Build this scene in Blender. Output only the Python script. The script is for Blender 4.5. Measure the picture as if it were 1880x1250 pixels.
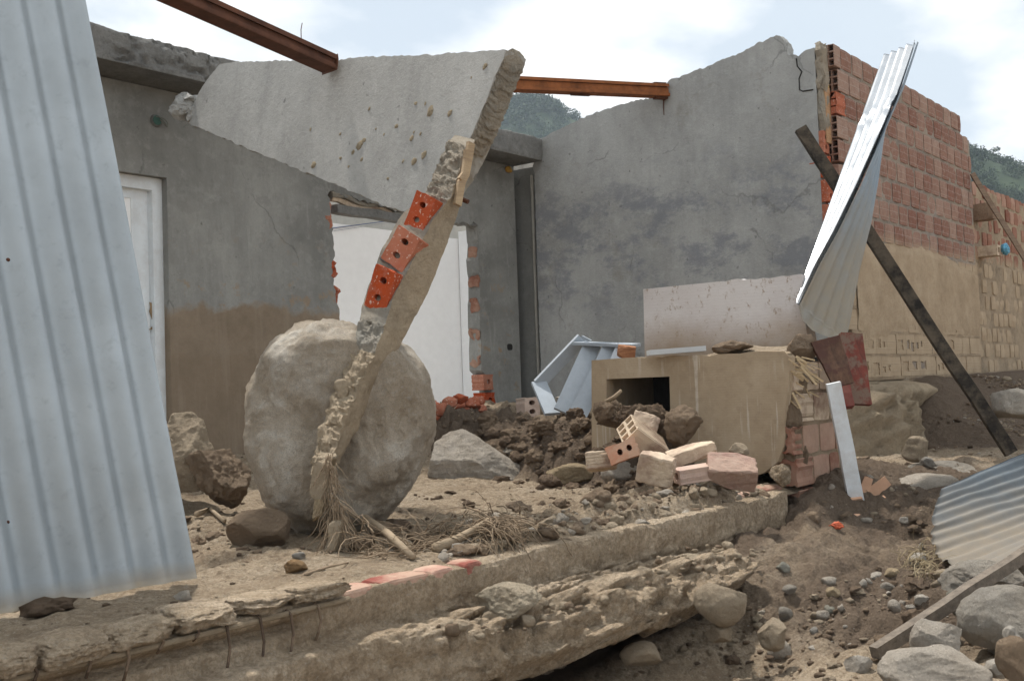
import bpy, bmesh, math, random
import numpy as np
from mathutils import Vector, Matrix
from mathutils.geometry import tessellate_polygon

for o in list(bpy.data.objects):
    bpy.data.objects.remove(o)
SC = bpy.context.scene
COL = SC.collection
rnd = random.Random(7)
A = np.array

# ------------------------------------------------------------------ camera
FPX = 2000.0
YAW, PITCH, ROLL = [math.radians(a) for a in (51.43, 2.39, -1.97)]
def cam_axes():
    cy, sy = math.cos(YAW), math.sin(YAW)
    f = A([sy*math.cos(PITCH), cy*math.cos(PITCH), math.sin(PITCH)])
    r = A([cy, -sy, 0.0]); u = np.cross(r, f)
    c, s = math.cos(ROLL), math.sin(ROLL)
    return c*r + s*u, -s*r + c*u, f
RT, UP, FW = cam_axes()
cam_data = bpy.data.cameras.new('camera'); cam = bpy.data.objects.new('camera', cam_data)
COL.objects.link(cam); SC.camera = cam
cam_data.sensor_width = 36.0; cam_data.lens = FPX*36/1880.0
cam_data.clip_start = 0.05; cam_data.clip_end = 3000
cam.matrix_world = Matrix(((RT[0], UP[0], -FW[0], 0), (RT[1], UP[1], -FW[1], 0), (RT[2], UP[2], -FW[2], 0), (0, 0, 0, 1)))

# ------------------------------------------------------------------ light
SUN_EL, SUN_AZ = math.radians(66), math.radians(17)
world = bpy.data.worlds.new('World'); SC.world = world; world.use_nodes = True
wn = world.node_tree; wl = wn.links
for n in list(wn.nodes): wn.nodes.remove(n)
def wnode(t, **k):
    n = wn.nodes.new(t)
    for a, b in k.items(): setattr(n, a, b)
    return n
wo = wnode('ShaderNodeOutputWorld'); wb = wnode('ShaderNodeBackground'); wb.inputs[1].default_value = 0.1
sky = wnode('ShaderNodeTexSky', sky_type='NISHITA', sun_disc=False)
sky.sun_elevation = SUN_EL; sky.sun_rotation = SUN_AZ; sky.dust_density = 2.0
tc = wnode('ShaderNodeTexCoord'); sep = wnode('ShaderNodeSeparateXYZ'); wl.new(tc.outputs['Generated'], sep.inputs[0])
mx = wnode('ShaderNodeMath', operation='MAXIMUM'); wl.new(sep.outputs[2], mx.inputs[0]); mx.inputs[1].default_value = 0.0
ad = wnode('ShaderNodeMath', operation='ADD'); wl.new(mx.outputs[0], ad.inputs[0]); ad.inputs[1].default_value = 0.28
dv = wnode('ShaderNodeVectorMath', operation='SCALE'); wl.new(tc.outputs['Generated'], dv.inputs[0])
iv = wnode('ShaderNodeMath', operation='DIVIDE'); iv.inputs[0].default_value = 1.0; wl.new(ad.outputs[0], iv.inputs[1])
wl.new(iv.outputs[0], dv.inputs['Scale'])
cn = wnode('ShaderNodeTexNoise'); cn.inputs['Scale'].default_value = 1.35; cn.inputs['Detail'].default_value = 7; cn.inputs['Roughness'].default_value = 0.52
wl.new(dv.outputs[0], cn.inputs['Vector'])
cr = wnode('ShaderNodeValToRGB'); wl.new(cn.outputs['Fac'], cr.inputs[0])
cr.color_ramp.elements[0].position = 0.30; cr.color_ramp.elements[0].color = (0, 0, 0, 1)
cr.color_ramp.elements[1].position = 0.52; cr.color_ramp.elements[1].color = (1, 1, 1, 1)
cn2 = wnode('ShaderNodeTexNoise'); cn2.inputs['Scale'].default_value = 2.6; cn2.inputs['Detail'].default_value = 6
wl.new(dv.outputs[0], cn2.inputs['Vector'])
cc = wnode('ShaderNodeValToRGB'); wl.new(cn2.outputs['Fac'], cc.inputs[0])
cc.color_ramp.elements[0].position = 0.42; cc.color_ramp.elements[0].color = (0.52, 0.585, 0.65, 1)
cc.color_ramp.elements[1].position = 0.60; cc.color_ramp.elements[1].color = (0.94, 0.935, 0.92, 1)
cm = wnode('ShaderNodeVectorMath', operation='SCALE'); cm.inputs['Scale'].default_value = 11.0; wl.new(cc.outputs[0], cm.inputs[0])
mixw = wnode('ShaderNodeMix', data_type='RGBA')
mf = wnode('ShaderNodeMath', operation='MULTIPLY_ADD'); wl.new(cr.outputs[0], mf.inputs[0]); mf.inputs[1].default_value = 0.14; mf.inputs[2].default_value = 0.86
wl.new(mf.outputs[0], mixw.inputs['Factor'])
wl.new(sky.outputs[0], mixw.inputs[6]); wl.new(cm.outputs[0], mixw.inputs[7])
wl.new(mixw.outputs[2], wb.inputs[0]); wl.new(wb.outputs[0], wo.inputs[0])
sun_d = bpy.data.lights.new('sun', 'SUN'); sun = bpy.data.objects.new('sun', sun_d); COL.objects.link(sun)
sun_d.energy = 3.6; sun_d.angle = math.radians(3); sun_d.color = (1.0, 0.95, 0.88)
sdir = Vector((math.sin(SUN_AZ)*math.cos(SUN_EL), math.cos(SUN_AZ)*math.cos(SUN_EL), math.sin(SUN_EL)))
sun.rotation_euler = sdir.to_track_quat('Z', 'Y').to_euler()
vs = SC.view_settings; vs.view_transform = 'Standard'; vs.look = 'None'; vs.exposure = 0.45; vs.gamma = 1.0; vs.use_curve_mapping = False

# ------------------------------------------------------------------ points on planes of the place
def ray(x, y): return RT*((x-940)/FPX) - UP*((y-625)/FPX) + FW
def at_d(x, y, d): return ray(x, y)*d
def at_x(x, y, X): r = ray(x, y); return r*(X/r[0])
def at_y(x, y, Y): r = ray(x, y); return r*(Y/r[1])
def at_z(x, y, Z): r = ray(x, y); return r*(Z/r[2])
def at_p(x, y, p0, n): r = ray(x, y); return r*((p0@n)/(r@n))
def unit(v): v = A(v, float); return v/np.linalg.norm(v)

# ------------------------------------------------------------------ noise
def _h(ix, iy, iz, s):
    with np.errstate(over='ignore'):
        h = (ix.astype(np.int64)*374761393 + iy.astype(np.int64)*668265263 + iz.astype(np.int64)*2147483647 + s*974711) & 0xffffffff
        h = ((h ^ (h >> 13))*1274126177) & 0xffffffff
        h = ((h ^ (h >> 16))*2246822519) & 0xffffffff
        h ^= h >> 15
    return (h & 0xffffff)/float(0xffffff)*2-1
def vnoise(P, s=0):
    P = np.asarray(P, float); i = np.floor(P).astype(np.int64); f = P-i; f = f*f*f*(f*(f*6-15)+10)
    r = 0
    for dx in (0, 1):
        wx = f[..., 0] if dx else 1-f[..., 0]
        for dy in (0, 1):
            wy = f[..., 1] if dy else 1-f[..., 1]
            for dz in (0, 1):
                wz = f[..., 2] if dz else 1-f[..., 2]
                r = r + wx*wy*wz*_h(i[..., 0]+dx, i[..., 1]+dy, i[..., 2]+dz, s)
    return r
def fbm(P, oct=5, s=0, lac=2.03, gain=0.5, ridged=False):
    P = np.asarray(P, float); a = 1.0; t = 0; r = 0
    for k in range(oct):
        n = vnoise(P, s+k*17)
        if ridged: n = 1-2*np.abs(n)
        r = r + a*n; t += a; a *= gain; P = P*lac+3.7
    return r/t
def sst(a, b, x): t = np.clip((x-a)/(b-a), 0, 1); return t*t*(3-2*t)

# ------------------------------------------------------------------ materials
class Mat:
    def __init__(s, name, rough=0.9, metallic=0.0, spec=0.3):
        s.m = bpy.data.materials.new(name); s.m.use_nodes = True
        s.nt = s.m.node_tree; s.b = s.nt.nodes['Principled BSDF']
        s.b.inputs['Roughness'].default_value = rough; s.b.inputs['Metallic'].default_value = metallic
        s.b.inputs['Specular IOR Level'].default_value = spec
        t = s.n('ShaderNodeTexCoord'); g = s.n('ShaderNodeNewGeometry'); oi = s.n('ShaderNodeObjectInfo')
        s.objc = t.outputs['Object']; s.pos = g.outputs['Position']; s.rand = oi.outputs['Random']; s.nrm = g.outputs['Normal']
        s.vec = s.objc; s.last = None
    def n(s, t, **k):
        x = s.nt.nodes.new(t)
        for a, b in k.items(): setattr(x, a, b)
        return x
    def put(s, sock, v):
        if hasattr(v, 'is_linked') or isinstance(v, bpy.types.NodeSocket): s.nt.links.new(v, sock)
        else:
            if isinstance(v, (tuple, list)) and len(v) == 3 and sock.type == 'RGBA': v = (*v, 1)
            sock.default_value = v
    def noise(s, scale, detail=6, rough=0.6, stretch=None, dist=0.0, vec=None, off=None):
        x = s.n('ShaderNodeTexNoise'); x.inputs['Scale'].default_value = scale; x.inputs['Detail'].default_value = detail
        x.inputs['Roughness'].default_value = rough; x.inputs['Distortion'].default_value = dist
        v = vec or s.vec
        if stretch or off:
            mp = s.n('ShaderNodeMapping'); s.put(mp.inputs[0], v)
            if stretch: mp.inputs['Scale'].default_value = stretch
            if off: mp.inputs['Location'].default_value = off
            v = mp.outputs[0]
        s.put(x.inputs['Vector'], v); return x.outputs['Fac']
    def voro(s, scale, feature='F1', stretch=None):
        x = s.n('ShaderNodeTexVoronoi', feature=feature); x.inputs['Scale'].default_value = scale
        v = s.vec
        if stretch:
            mp = s.n('ShaderNodeMapping'); s.put(mp.inputs[0], v); mp.inputs['Scale'].default_value = stretch; v = mp.outputs[0]
        s.put(x.inputs['Vector'], v); return x.outputs['Distance']
    def ramp(s, f, stops):
        x = s.n('ShaderNodeValToRGB'); s.put(x.inputs[0], f); e = x.color_ramp.elements
        while len(e) < len(stops): e.new(0.5)
        for el, (p, c) in zip(e, stops):
            el.position = p; el.color = (*c, 1) if isinstance(c, (tuple, list)) else (c, c, c, 1)
        return x.outputs[0]
    def math(s, op, a, b=0.0, c=0.0, clamp=False):
        x = s.n('ShaderNodeMath', operation=op, use_clamp=clamp); s.put(x.inputs[0], a); s.put(x.inputs[1], b); s.put(x.inputs[2], c); return x.outputs[0]
    def mix(s, f, a, b, mode='MIX'):
        x = s.n('ShaderNodeMix', data_type='RGBA', blend_type=mode); s.put(x.inputs['Factor'], f); s.put(x.inputs[6], a); s.put(x.inputs[7], b); return x.outputs[2]
    def attr(s, name): return s.n('ShaderNodeAttribute', attribute_name=name).outputs['Fac']
    def z(s, vec=None, ax=2):
        x = s.n('ShaderNodeSeparateXYZ'); s.put(x.inputs[0], vec or s.pos); return x.outputs[ax]
    def below(s, level, amp, soft=0.06, scale=2.0, detail=8):
        """1 under a wavering level, 0 above"""
        nz = s.math('MULTIPLY_ADD', s.noise(scale, detail, 0.65, vec=s.pos), amp*2, level-amp)
        d = s.math('SUBTRACT', nz, s.z())
        return s.math('MULTIPLY_ADD', d, 1/soft, 0.5, True)
    def bump(s, h, dist, strength=1.0):
        x = s.n('ShaderNodeBump'); x.inputs['Distance'].default_value = dist; x.inputs['Strength'].default_value = strength
        s.put(x.inputs['Height'], h)
        if s.last is not None: s.put(x.inputs['Normal'], s.last)
        s.last = x.outputs[0]; s.put(s.b.inputs['Normal'], s.last)
    def color(s, c): s.put(s.b.inputs['Base Color'], c); return s.m
    def rough(s, c): s.put(s.b.inputs['Roughness'], c)
def sc(c, k): return tuple(min(1, v*k) for v in c)

MUD = (0.49, 0.385, 0.27); MUDL = (0.60, 0.49, 0.365); DAMP = (0.135, 0.098, 0.07); MUDM = (0.32, 0.235, 0.16)

def m_mud(name='mud', wet=True, pale=1.0):
    k = Mat(name, 0.95, 0, 0.15); k.vec = k.pos
    c = k.ramp(k.noise(2.2, 11, 0.74), [(0.32, sc(MUDM, pale)), (0.48, sc(MUD, pale)), (0.64, sc(MUDL, pale))])
    c = k.mix(k.math('MULTIPLY', k.ramp(k.noise(35, 6, 0.7), [(0.42, 0.0), (0.60, 1.0)]), 0.62), c, sc((0.27, 0.20, 0.133), pale))
    c = k.mix(k.math('MULTIPLY', k.ramp(k.noise(90, 4, 0.7), [(0.54, 0.0), (0.66, 1.0)]), 0.6), c, (0.60, 0.52, 0.42))
    c = k.mix(k.math('MULTIPLY', k.ramp(k.noise(150, 3, 0.7, off=(3, 1, 2)), [(0.52, 0.0), (0.62, 1.0)]), 0.38), c, sc((0.24, 0.175, 0.115), pale))
    if wet:
        w = k.math('ADD', k.attr('wet'), k.math('MULTIPLY_ADD', k.noise(6, 8, 0.7), 0.9, -0.45))
        c = k.mix(k.ramp(w, [(0.3, 0.0), (0.75, 1.0)]), c, k.mix(k.noise(14, 8, 0.7), DAMP, (0.25, 0.19, 0.138)))
    k.bump(k.noise(11, 10, 0.75), 0.10, 1.0); k.bump(k.noise(60, 8, 0.8), 0.016, 1.0); k.bump(k.voro(70), 0.006, 0.5)
    return k.color(c)
def m_plaster(name, base, mudz=None, mudamp=0.12, patches=0.0, splash=0.0, rgh=0.9, contrast=1.0, mudx=None, cracks=0.55):
    k = Mat(name, rgh, 0, 0.25); k.vec = k.pos
    c = k.ramp(k.noise(1.1, 9, 0.62, dist=0.4), [(0.3, sc(base, 1-0.26*contrast)), (0.5, base), (0.68, sc(base, 1+0.22*contrast))])
    c = k.mix(k.math('MULTIPLY', k.ramp(k.noise(3.0, 8, 0.7, stretch=(1.6, 1.6, 0.35)), [(0.45, 0.0), (0.7, 1.0)]), 0.5*contrast), c, sc(base, 0.66))
    c = k.mix(k.math('MULTIPLY', k.ramp(k.noise(5.0, 8, 0.75, off=(4, 2, 9)), [(0.52, 0.0), (0.66, 1.0)]), 0.4*contrast), c, sc(base, 1.3))
    c = k.mix(k.math('MULTIPLY', k.ramp(k.noise(55, 5, 0.8), [(0.4, 0.0), (0.75, 1.0)]), 0.25), c, sc(base, 0.6))
    # scattered small pocks and pale scratches
    c = k.mix(k.ramp(k.noise(16, 3, 0.5, off=(1, 5, 2)), [(0.70, 0.0), (0.74, 0.75)]), c, sc(base, 0.45))
    c = k.mix(k.math('MULTIPLY', k.ramp(k.noise(9, 4, 0.6, stretch=(1, 1, 0.12), off=(7, 3, 1)), [(0.66, 0.0), (0.72, 1.0)]), 0.35), c, sc(base, 1.5))
    if patches:
        zz = k.z(); band = k.math('MULTIPLY', k.math('MULTIPLY_ADD', zz, 2.0, -0.9, True), k.math('MULTIPLY_ADD', zz, -2.2, 4.7, True))
        p = k.math('MULTIPLY', k.ramp(k.noise(1.9, 11, 0.72, stretch=(1, 0.8, 1.3), off=(3.1, 0.5, 0.2)), [(0.50, 0.0), (0.58, 1.0)]), band)
        c = k.mix(k.math('MULTIPLY', p, patches*0.75), c, (base[0]*0.52, base[1]*0.55, base[2]*0.64))
        q = k.ramp(k.noise(2.6, 7, 0.7, off=(8, 8, 8)), [(0.60, 0.0), (0.72, 0.5)])
        c = k.mix(q, c, (base[0]*0.62, base[1]*0.56, base[2]*0.46))
    if splash:
        s1 = k.math('MULTIPLY', k.ramp(k.noise(4.5, 8, 0.75, off=(2, 9, 4)), [(0.58, 0.0), (0.63, 1.0)]), splash)
        zf = k.math('MULTIPLY_ADD', k.z(), -1.4, 1.9, True)
        c = k.mix(k.math('MULTIPLY', s1, zf), c, MUDM)
    vo = k.n('ShaderNodeTexVoronoi', feature='DISTANCE_TO_EDGE'); vo.inputs['Scale'].default_value = 0.8
    dn = k.n('ShaderNodeTexNoise'); dn.inputs['Scale'].default_value = 2.2; dn.inputs['Detail'].default_value = 7; k.put(dn.inputs['Vector'], k.vec)
    av = k.n('ShaderNodeVectorMath', operation='MULTIPLY_ADD'); k.put(av.inputs[0], dn.outputs['Color']); av.inputs[1].default_value = (0.55, 0.55, 0.55); k.put(av.inputs[2], k.vec); k.put(vo.inputs['Vector'], av.outputs[0])
    crk = k.math('MULTIPLY', k.ramp(vo.outputs['Distance'], [(0.002, 1.0), (0.007, 0.0)]), k.ramp(k.noise(1.3, 4, 0.6, off=(5, 5, 7)), [(0.50, 0.0), (0.56, cracks)]))
    c = k.mix(crk, c, sc(base, 0.4))
    c = k.mix(k.math('MULTIPLY', k.ramp(k.noise(11, 9, 0.78, off=(9, 1, 4)), [(0.54, 0.0), (0.60, 1.0)]), 0.22*contrast), c, sc(base, 1.4))
    c = k.mix(k.math('MULTIPLY', k.ramp(k.noise(7, 9, 0.78, off=(2, 8, 4)), [(0.56, 0.0), (0.62, 1.0)]), 0.26*contrast), c, sc(base, 0.62))
    if mudz is not None:
        m1 = k.below(mudz, mudamp, 0.07)
        if mudx: m1 = k.math('MULTIPLY', m1, k.math('MULTIPLY_ADD', k.z(ax=0), -2.0, 2.0*mudx, True))
        mc = k.ramp(k.noise(3, 9, 0.7), [(0.3, (0.215, 0.165, 0.115)), (0.7, (0.325, 0.255, 0.185))])
        mc = k.mix(k.math('MULTIPLY', k.below(mudz-0.35, mudamp*0.7, 0.03, 3.0), 0.35), mc, (0.22, 0.16, 0.105))
        mc = k.mix(k.math('MULTIPLY', k.ramp(k.noise(12, 5, 0.7, stretch=(1, 1, 0.1)), [(0.5, 0.0), (0.7, 1.0)]), 0.3), mc, (0.38, 0.31, 0.235))
        c = k.mix(m1, c, mc); k.bump(m1, 0.006, 0.7)
    k.bump(k.noise(2.5, 6, 0.5), 0.03, 0.5); k.bump(k.noise(26, 8, 0.78), 0.010, 0.8); k.bump(k.noise(150, 3, 0.6), 0.003, 0.6)
    return k.color(c)
def m_concrete(name, base, mud=0.0, rough=1.0):
    k = Mat(name, 0.95, 0, 0.2); k.vec = k.pos
    c = k.ramp(k.noise(4, 10, 0.7), [(0.3, sc(base, 0.68)), (0.52, base), (0.7, sc(base, 1.25))])
    c = k.mix(k.ramp(k.noise(30, 6, 0.75), [(0.5, 0.0), (0.7, 0.55)]), c, sc(base, 0.45))
    c = k.mix(k.ramp(k.noise(70, 4, 0.7), [(0.58, 0.0), (0.7, 0.5)]), c, sc(base, 1.5))
    if mud: c = k.mix(k.math('MULTIPLY', k.ramp(k.noise(3, 9, 0.7, off=(5, 5, 1)), [(0.38, 0.0), (0.56, 1.0)]), mud), c, MUD)
    k.bump(k.noise(10, 9, 0.72), 0.03*rough, 1.0); k.bump(k.noise(60, 7, 0.78), 0.014*rough, 1.0)
    return k.color(c)
def m_rock(name, base, dark, speck=0.4, mud=0.0, mudc=MUD):
    k = Mat(name, 0.9, 0, 0.3)
    c = k.ramp(k.noise(5, 10, 0.68, dist=0.5), [(0.3, dark), (0.52, base), (0.72, sc(base, 1.3))])
    c = k.mix(k.math('MULTIPLY', k.ramp(k.noise(120, 3, 0.7), [(0.5, 0.0), (0.68, 1.0)]), speck), c, sc(base, 1.5))
    c = k.mix(k.math('MULTIPLY', k.ramp(k.noise(75, 3, 0.7, off=(4, 4, 4)), [(0.55, 0.0), (0.7, 1.0)]), speck*0.8), c, sc(dark, 0.7))
    if mud:
        c = k.mix(k.math('MULTIPLY', k.ramp(k.noise(3.5, 9, 0.7, off=(9, 2, 3)), [(0.38, 0.0), (0.6, 1.0)]), mud), c, mudc)
    k.bump(k.noise(9, 10, 0.76), 0.09, 1.0); k.bump(k.noise(45, 8, 0.8), 0.022, 1.0)
    return k.color(c)
def m_brick(name, base, mudz=None, mud=0.0, white=0.2, grooves=0.0, var=0.7, specks=0.0):
    k = Mat(name, 0.92, 0, 0.2)
    v = k.n('ShaderNodeHueSaturation'); v.inputs['Color'].default_value = (*base, 1)
    k.put(v.inputs['Value'], k.math('MULTIPLY_ADD', k.rand, var, 0.97-var*0.5)); k.put(v.inputs['Saturation'], k.math('MULTIPLY_ADD', k.rand, -0.35, 1.1))
    k.put(v.inputs['Hue'], k.math('MULTIPLY_ADD', k.rand, 0.02, 0.492))
    k.vec = k.pos
    c = k.mix(k.math('MULTIPLY', k.ramp(k.noise(9, 8, 0.7), [(0.35, 0.0), (0.7, 1.0)]), 0.55), v.outputs[0], sc(base, 0.55))
    c = k.mix(k.math('MULTIPLY', k.ramp(k.noise(22, 6, 0.75, off=(3, 3, 3)), [(0.52, 0.0), (0.7, 1.0)]), white), c, (0.37, 0.325, 0.285))
    if specks: c = k.mix(k.ramp(k.noise(75, 3, 0.6, off=(2, 2, 8)), [(0.62, 0.0), (0.68, specks)]), c, (0.62, 0.52, 0.44))
    if grooves:
        zz = k.math('SINE', k.math('MULTIPLY', k.z(), 2*math.pi/0.0667))
        g = k.ramp(zz, [(0.86, 0.0), (0.97, 1.0)])
        c = k.mix(k.math('MULTIPLY', g, 0.26), c, (0.45, 0.38, 0.33)); k.bump(g, 0.003, 0.6)
    if mudz is not None:
        m1 = k.below(mudz, 0.16, 0.16, 1.2)
        mc = k.ramp(k.noise(4, 9, 0.7), [(0.3, (0.33, 0.25, 0.165)), (0.7, (0.45, 0.355, 0.245))])
        c = k.mix(k.math('MULTIPLY', m1, 0.96), c, mc)
    if mud:
        c = k.mix(k.math('MULTIPLY', k.ramp(k.noise(5, 8, 0.7, off=(6, 1, 2)), [(0.36, 0.0), (0.55, 1.0)]), mud), c, MUDL)
    k.bump(k.noise(40, 8, 0.75), 0.006, 0.7); k.bump(k.noise(160, 3, 0.6), 0.0015, 0.6)
    return k.color(c)
def m_wood(name, base, dark, axis_stretch=(1, 1, 12), scale=6, mud=0.0, worn=None, rgh=0.85):
    k = Mat(name, rgh, 0, 0.25)
    c = k.ramp(k.noise(scale, 8, 0.7, stretch=axis_stretch), [(0.3, dark), (0.62, base)])
    if worn: c = k.mix(k.ramp(k.noise(9, 8, 0.75, stretch=(1, 1, 1)), [(0.50, 0.0), (0.58, 1.0)]), c, worn)
    if mud: c = k.mix(k.math('MULTIPLY', k.ramp(k.noise(5, 8, 0.7, off=(3, 7, 2)), [(0.42, 0.0), (0.58, 1.0)]), mud), c, MUD)
    k.bump(k.noise(scale*2, 7, 0.7, stretch=axis_stretch), 0.004, 0.8)
    return k.color(c)
def m_metal(name, base, rgh, met, mudz=None, mudcol=MUD, dirt=0.3, fade=0.25):
    k = Mat(name, rgh, met, 0.5); k.vec = k.pos
    c = k.ramp(k.noise(3, 8, 0.6), [(0.3, sc(base, 0.82)), (0.7, sc(base, 1.08))])
    c = k.mix(k.math('MULTIPLY', k.ramp(k.noise(22, 6, 0.7), [(0.55, 0.0), (0.75, 1.0)]), dirt), c, sc(base, 0.62))
    r = k.math('MULTIPLY_ADD', k.noise(9, 6, 0.6), 0.25, rgh-0.12)
    if mudz is not None:
        m1 = k.math('MULTIPLY', k.below(mudz, fade, fade*1.4, 2.5), k.math('MULTIPLY_ADD', k.noise(6, 8, 0.7, off=(1, 1, 3)), 1.0, 0.35, True))
        c = k.mix(m1, c, mudcol); r = k.math('MULTIPLY_ADD', m1, 0.55, r, True)
        k.put(k.b.inputs['Metallic'], k.math('MULTIPLY_ADD', m1, -met*0.9, met, True))
    k.rough(r); k.bump(k.noise(4, 5, 0.5), 0.012, 0.25); k.bump(k.noise(30, 6, 0.7), 0.001, 0.5)
    return k.color(c)
def m_flat(name, base, rgh=0.8, var=0.2, mud=0.0, met=0.0):
    k = Mat(name, rgh, met, 0.3)
    c = k.ramp(k.noise(8, 8, 0.7), [(0.3, sc(base, 1-var)), (0.7, sc(base, 1+var*0.6))])
    if mud: c = k.mix(k.math('MULTIPLY', k.ramp(k.noise(7, 9, 0.72, off=(6, 1, 2)), [(0.46, 0.0), (0.60, 1.0)]), mud), c, MUDM)
    k.bump(k.noise(40, 6, 0.7), 0.002, 0.5)
    return k.color(c)

# ------------------------------------------------------------------ mesh helpers
def mesh_from(name, V, F, mat, smooth=False):
    me = bpy.data.meshes.new(name)
    V = np.asarray(V, float)
    if isinstance(F, np.ndarray):
        k = F.shape[1]; nf = len(F)
        me.vertices.add(len(V)); me.vertices.foreach_set('co', V.ravel())
        me.loops.add(nf*k); me.loops.foreach_set('vertex_index', F.ravel().astype(np.int32))
        me.polygons.add(nf); me.polygons.foreach_set('loop_start', np.arange(0, nf*k, k, dtype=np.int32))
        me.update(calc_edges=True); me.validate()
    else:
        me.from_pydata([tuple(v) for v in V], [], [tuple(f) for f in F]); me.update()
    if mat: me.materials.append(mat)
    if smooth: me.polygons.foreach_set('use_smooth', np.ones(len(me.polygons), dtype=bool))
    return me
def tag(o, label=None, cat=None, group=None, kind=None):
    if label: o['label'] = label
    if cat: o['category'] = cat
    if group: o['group'] = group
    if kind: o['kind'] = kind
    elif label and cat: o['kind'] = 'thing'
    return o
def root(o):
    p = np.zeros(3)
    while o: p = p + A(o.location); o = o.parent
    return p
def obj(name, V, F, mat, parent=None, smooth=False, loc=None):
    V = np.asarray(V, float)
    org = root(parent) if parent else (A(loc, float) if loc is not None else np.zeros(3))
    o = bpy.data.objects.new(name, mesh_from(name, V-org, F, mat, smooth)); COL.objects.link(o)
    if parent: o.parent = parent
    else: o.location = org
    return o
def thing(name, label, cat, loc, group=None):
    o = bpy.data.objects.new(name, None); o.empty_display_size = 0.1; COL.objects.link(o); o.location = [float(v) for v in loc]
    return tag(o, label, cat, group)
BOXF = [(0, 1, 3, 2), (4, 6, 7, 5), (0, 4, 5, 1), (2, 3, 7, 6), (0, 2, 6, 4), (1, 5, 7, 3)]
def boxv(c, ex, ey, ez):
    """box about c with half-vectors ex, ey, ez"""
    c, ex, ey, ez = A(c, float), A(ex, float), A(ey, float), A(ez, float)
    return [c+sx*ex+sy*ey+sz*ez for sx in (-1, 1) for sy in (-1, 1) for sz in (-1, 1)]
def cbox(c, ex, ey, ez, ch=0.006, seed=0, wob=0.0, n=2):
    """chamfered, slightly uneven box"""
    bm = bmesh.new()
    vs_ = [bm.verts.new(v) for v in boxv((0, 0, 0), ex, ey, ez)]
    for f in BOXF: bm.faces.new([vs_[i] for i in f])
    bmesh.ops.recalc_face_normals(bm, faces=bm.faces)
    if n > 1: bmesh.ops.subdivide_edges(bm, edges=bm.edges[:], cuts=n-1, use_grid_fill=True)
    else: pass
    V = A([v.co[:] for v in bm.verts]); F = [[v.index for v in f.verts] for f in bm.faces]
    bm.verts.index_update(); F = [[v.index for v in f.verts] for f in bm.faces]
    bm.free()
    L = np.vstack([unit(ex), unit(ey), unit(ez)]); hs = A([np.linalg.norm(ex), np.linalg.norm(ey), np.linalg.norm(ez)])
    q = V@L.T/hs
    m = np.sort(np.abs(q), axis=1)
    edge = (m[:, 1] > 0.98).astype(float) + (m[:, 0] > 0.98)
    q2 = q*(1-(ch/hs)*edge[:, None]*0.6)
    V = (q2*hs)@L
    if wob: V = V + wob*np.stack([fbm(V*14, 3, seed+i) for i in range(3)], 1)
    return V + A(c), F
def bar(name, a, b, w, t, mat, parent=None, side=None, loc=None, n=1, wob=0.0, seed=0, taper=1.0):
    """board from a to b; w along side, t across"""
    a, b = A(a, float), A(b, float); d = unit(b-a)
    s = A(side if side is not None else (0, 0, 1), float); s = unit(s-d*(s@d)); q = np.cross(d, s)
    V = []; m = max(1, n)
    for i in range(m+1):
        p = a+(b-a)*i/m; k = 1+(taper-1)*i/m
        off = wob*A([vnoise(A([[i*0.7, seed, j]]), seed)[0] for j in range(3)]) if wob else 0
        for sx, sy in ((-1, -1), (1, -1), (1, 1), (-1, 1)): V.append(p+off+s*sx*w/2*k+q*sy*t/2*k)
    F = [(3, 2, 1, 0), tuple(4*m+j for j in range(4))]
    for i in range(m):
        for j in range(4): F.append((4*i+j, 4*i+(j+1) % 4, 4*i+4+(j+1) % 4, 4*i+4+j))
    return obj(name, V, F, mat, parent, loc=loc if loc is not None else (a if not parent else None))
def tubev(pts, r, n=6, r1=None):
    pts = A(pts, float); V = []; F = []; m = len(pts); up = A([0.3, 0.2, 1.0])
    for i, p in enumerate(pts):
        d = unit(pts[min(i+1, m-1)]-pts[max(i-1, 0)]+1e-9); s = np.cross(d, up); s = unit(s if np.linalg.norm(s) > 1e-4 else np.cross(d, A([1, 0, 0]))); q = np.cross(d, s)
        rr = r if r1 is None else r+(r1-r)*i/(m-1)
        for j in range(n):
            a = 2*math.pi*j/n; V.append(p+rr*(math.cos(a)*s+math.sin(a)*q))
    for i in range(m-1):
        for j in range(n): F.append((i*n+j, i*n+(j+1) % n, (i+1)*n+(j+1) % n, (i+1)*n+j))
    F.append(tuple(range(n-1, -1, -1))); F.append(tuple((m-1)*n+j for j in range(n)))
    return V, F
def merge(parts):
    V = []; F = []; k = 0
    for v, f in parts:
        V.extend(list(v)); F.extend([tuple(i+k for i in q) for q in f]); k += len(v)
    return V, F
def jag(loop, step, amp, seed=0, on=None, freq=None):
    """subdivide a closed outline and roughen the sides listed in on (None = all)"""
    loop = A(loop, float); out = []; n = len(loop); fq = freq or 1/(step*2.5)
    for i in range(n):
        a, b = loop[i], loop[(i+1) % n]; L = np.linalg.norm(b-a); rough = on is None or i in on
        m = max(1, int(L/step)) if rough else 1
        nv = A([-(b-a)[1], (b-a)[0]])/max(L, 1e-9)
        for j in range(m):
            p = a+(b-a)*j/m
            if rough and j > 0:
                q = A([[p[0]*fq, p[1]*fq, seed*1.7]])
                p = p+nv*amp*(fbm(q, 3, seed)[0]*1.2+0.8*fbm(q*3.3, 2, seed+3, ridged=True)[0])
            out.append(p)
    return A(out)
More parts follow.
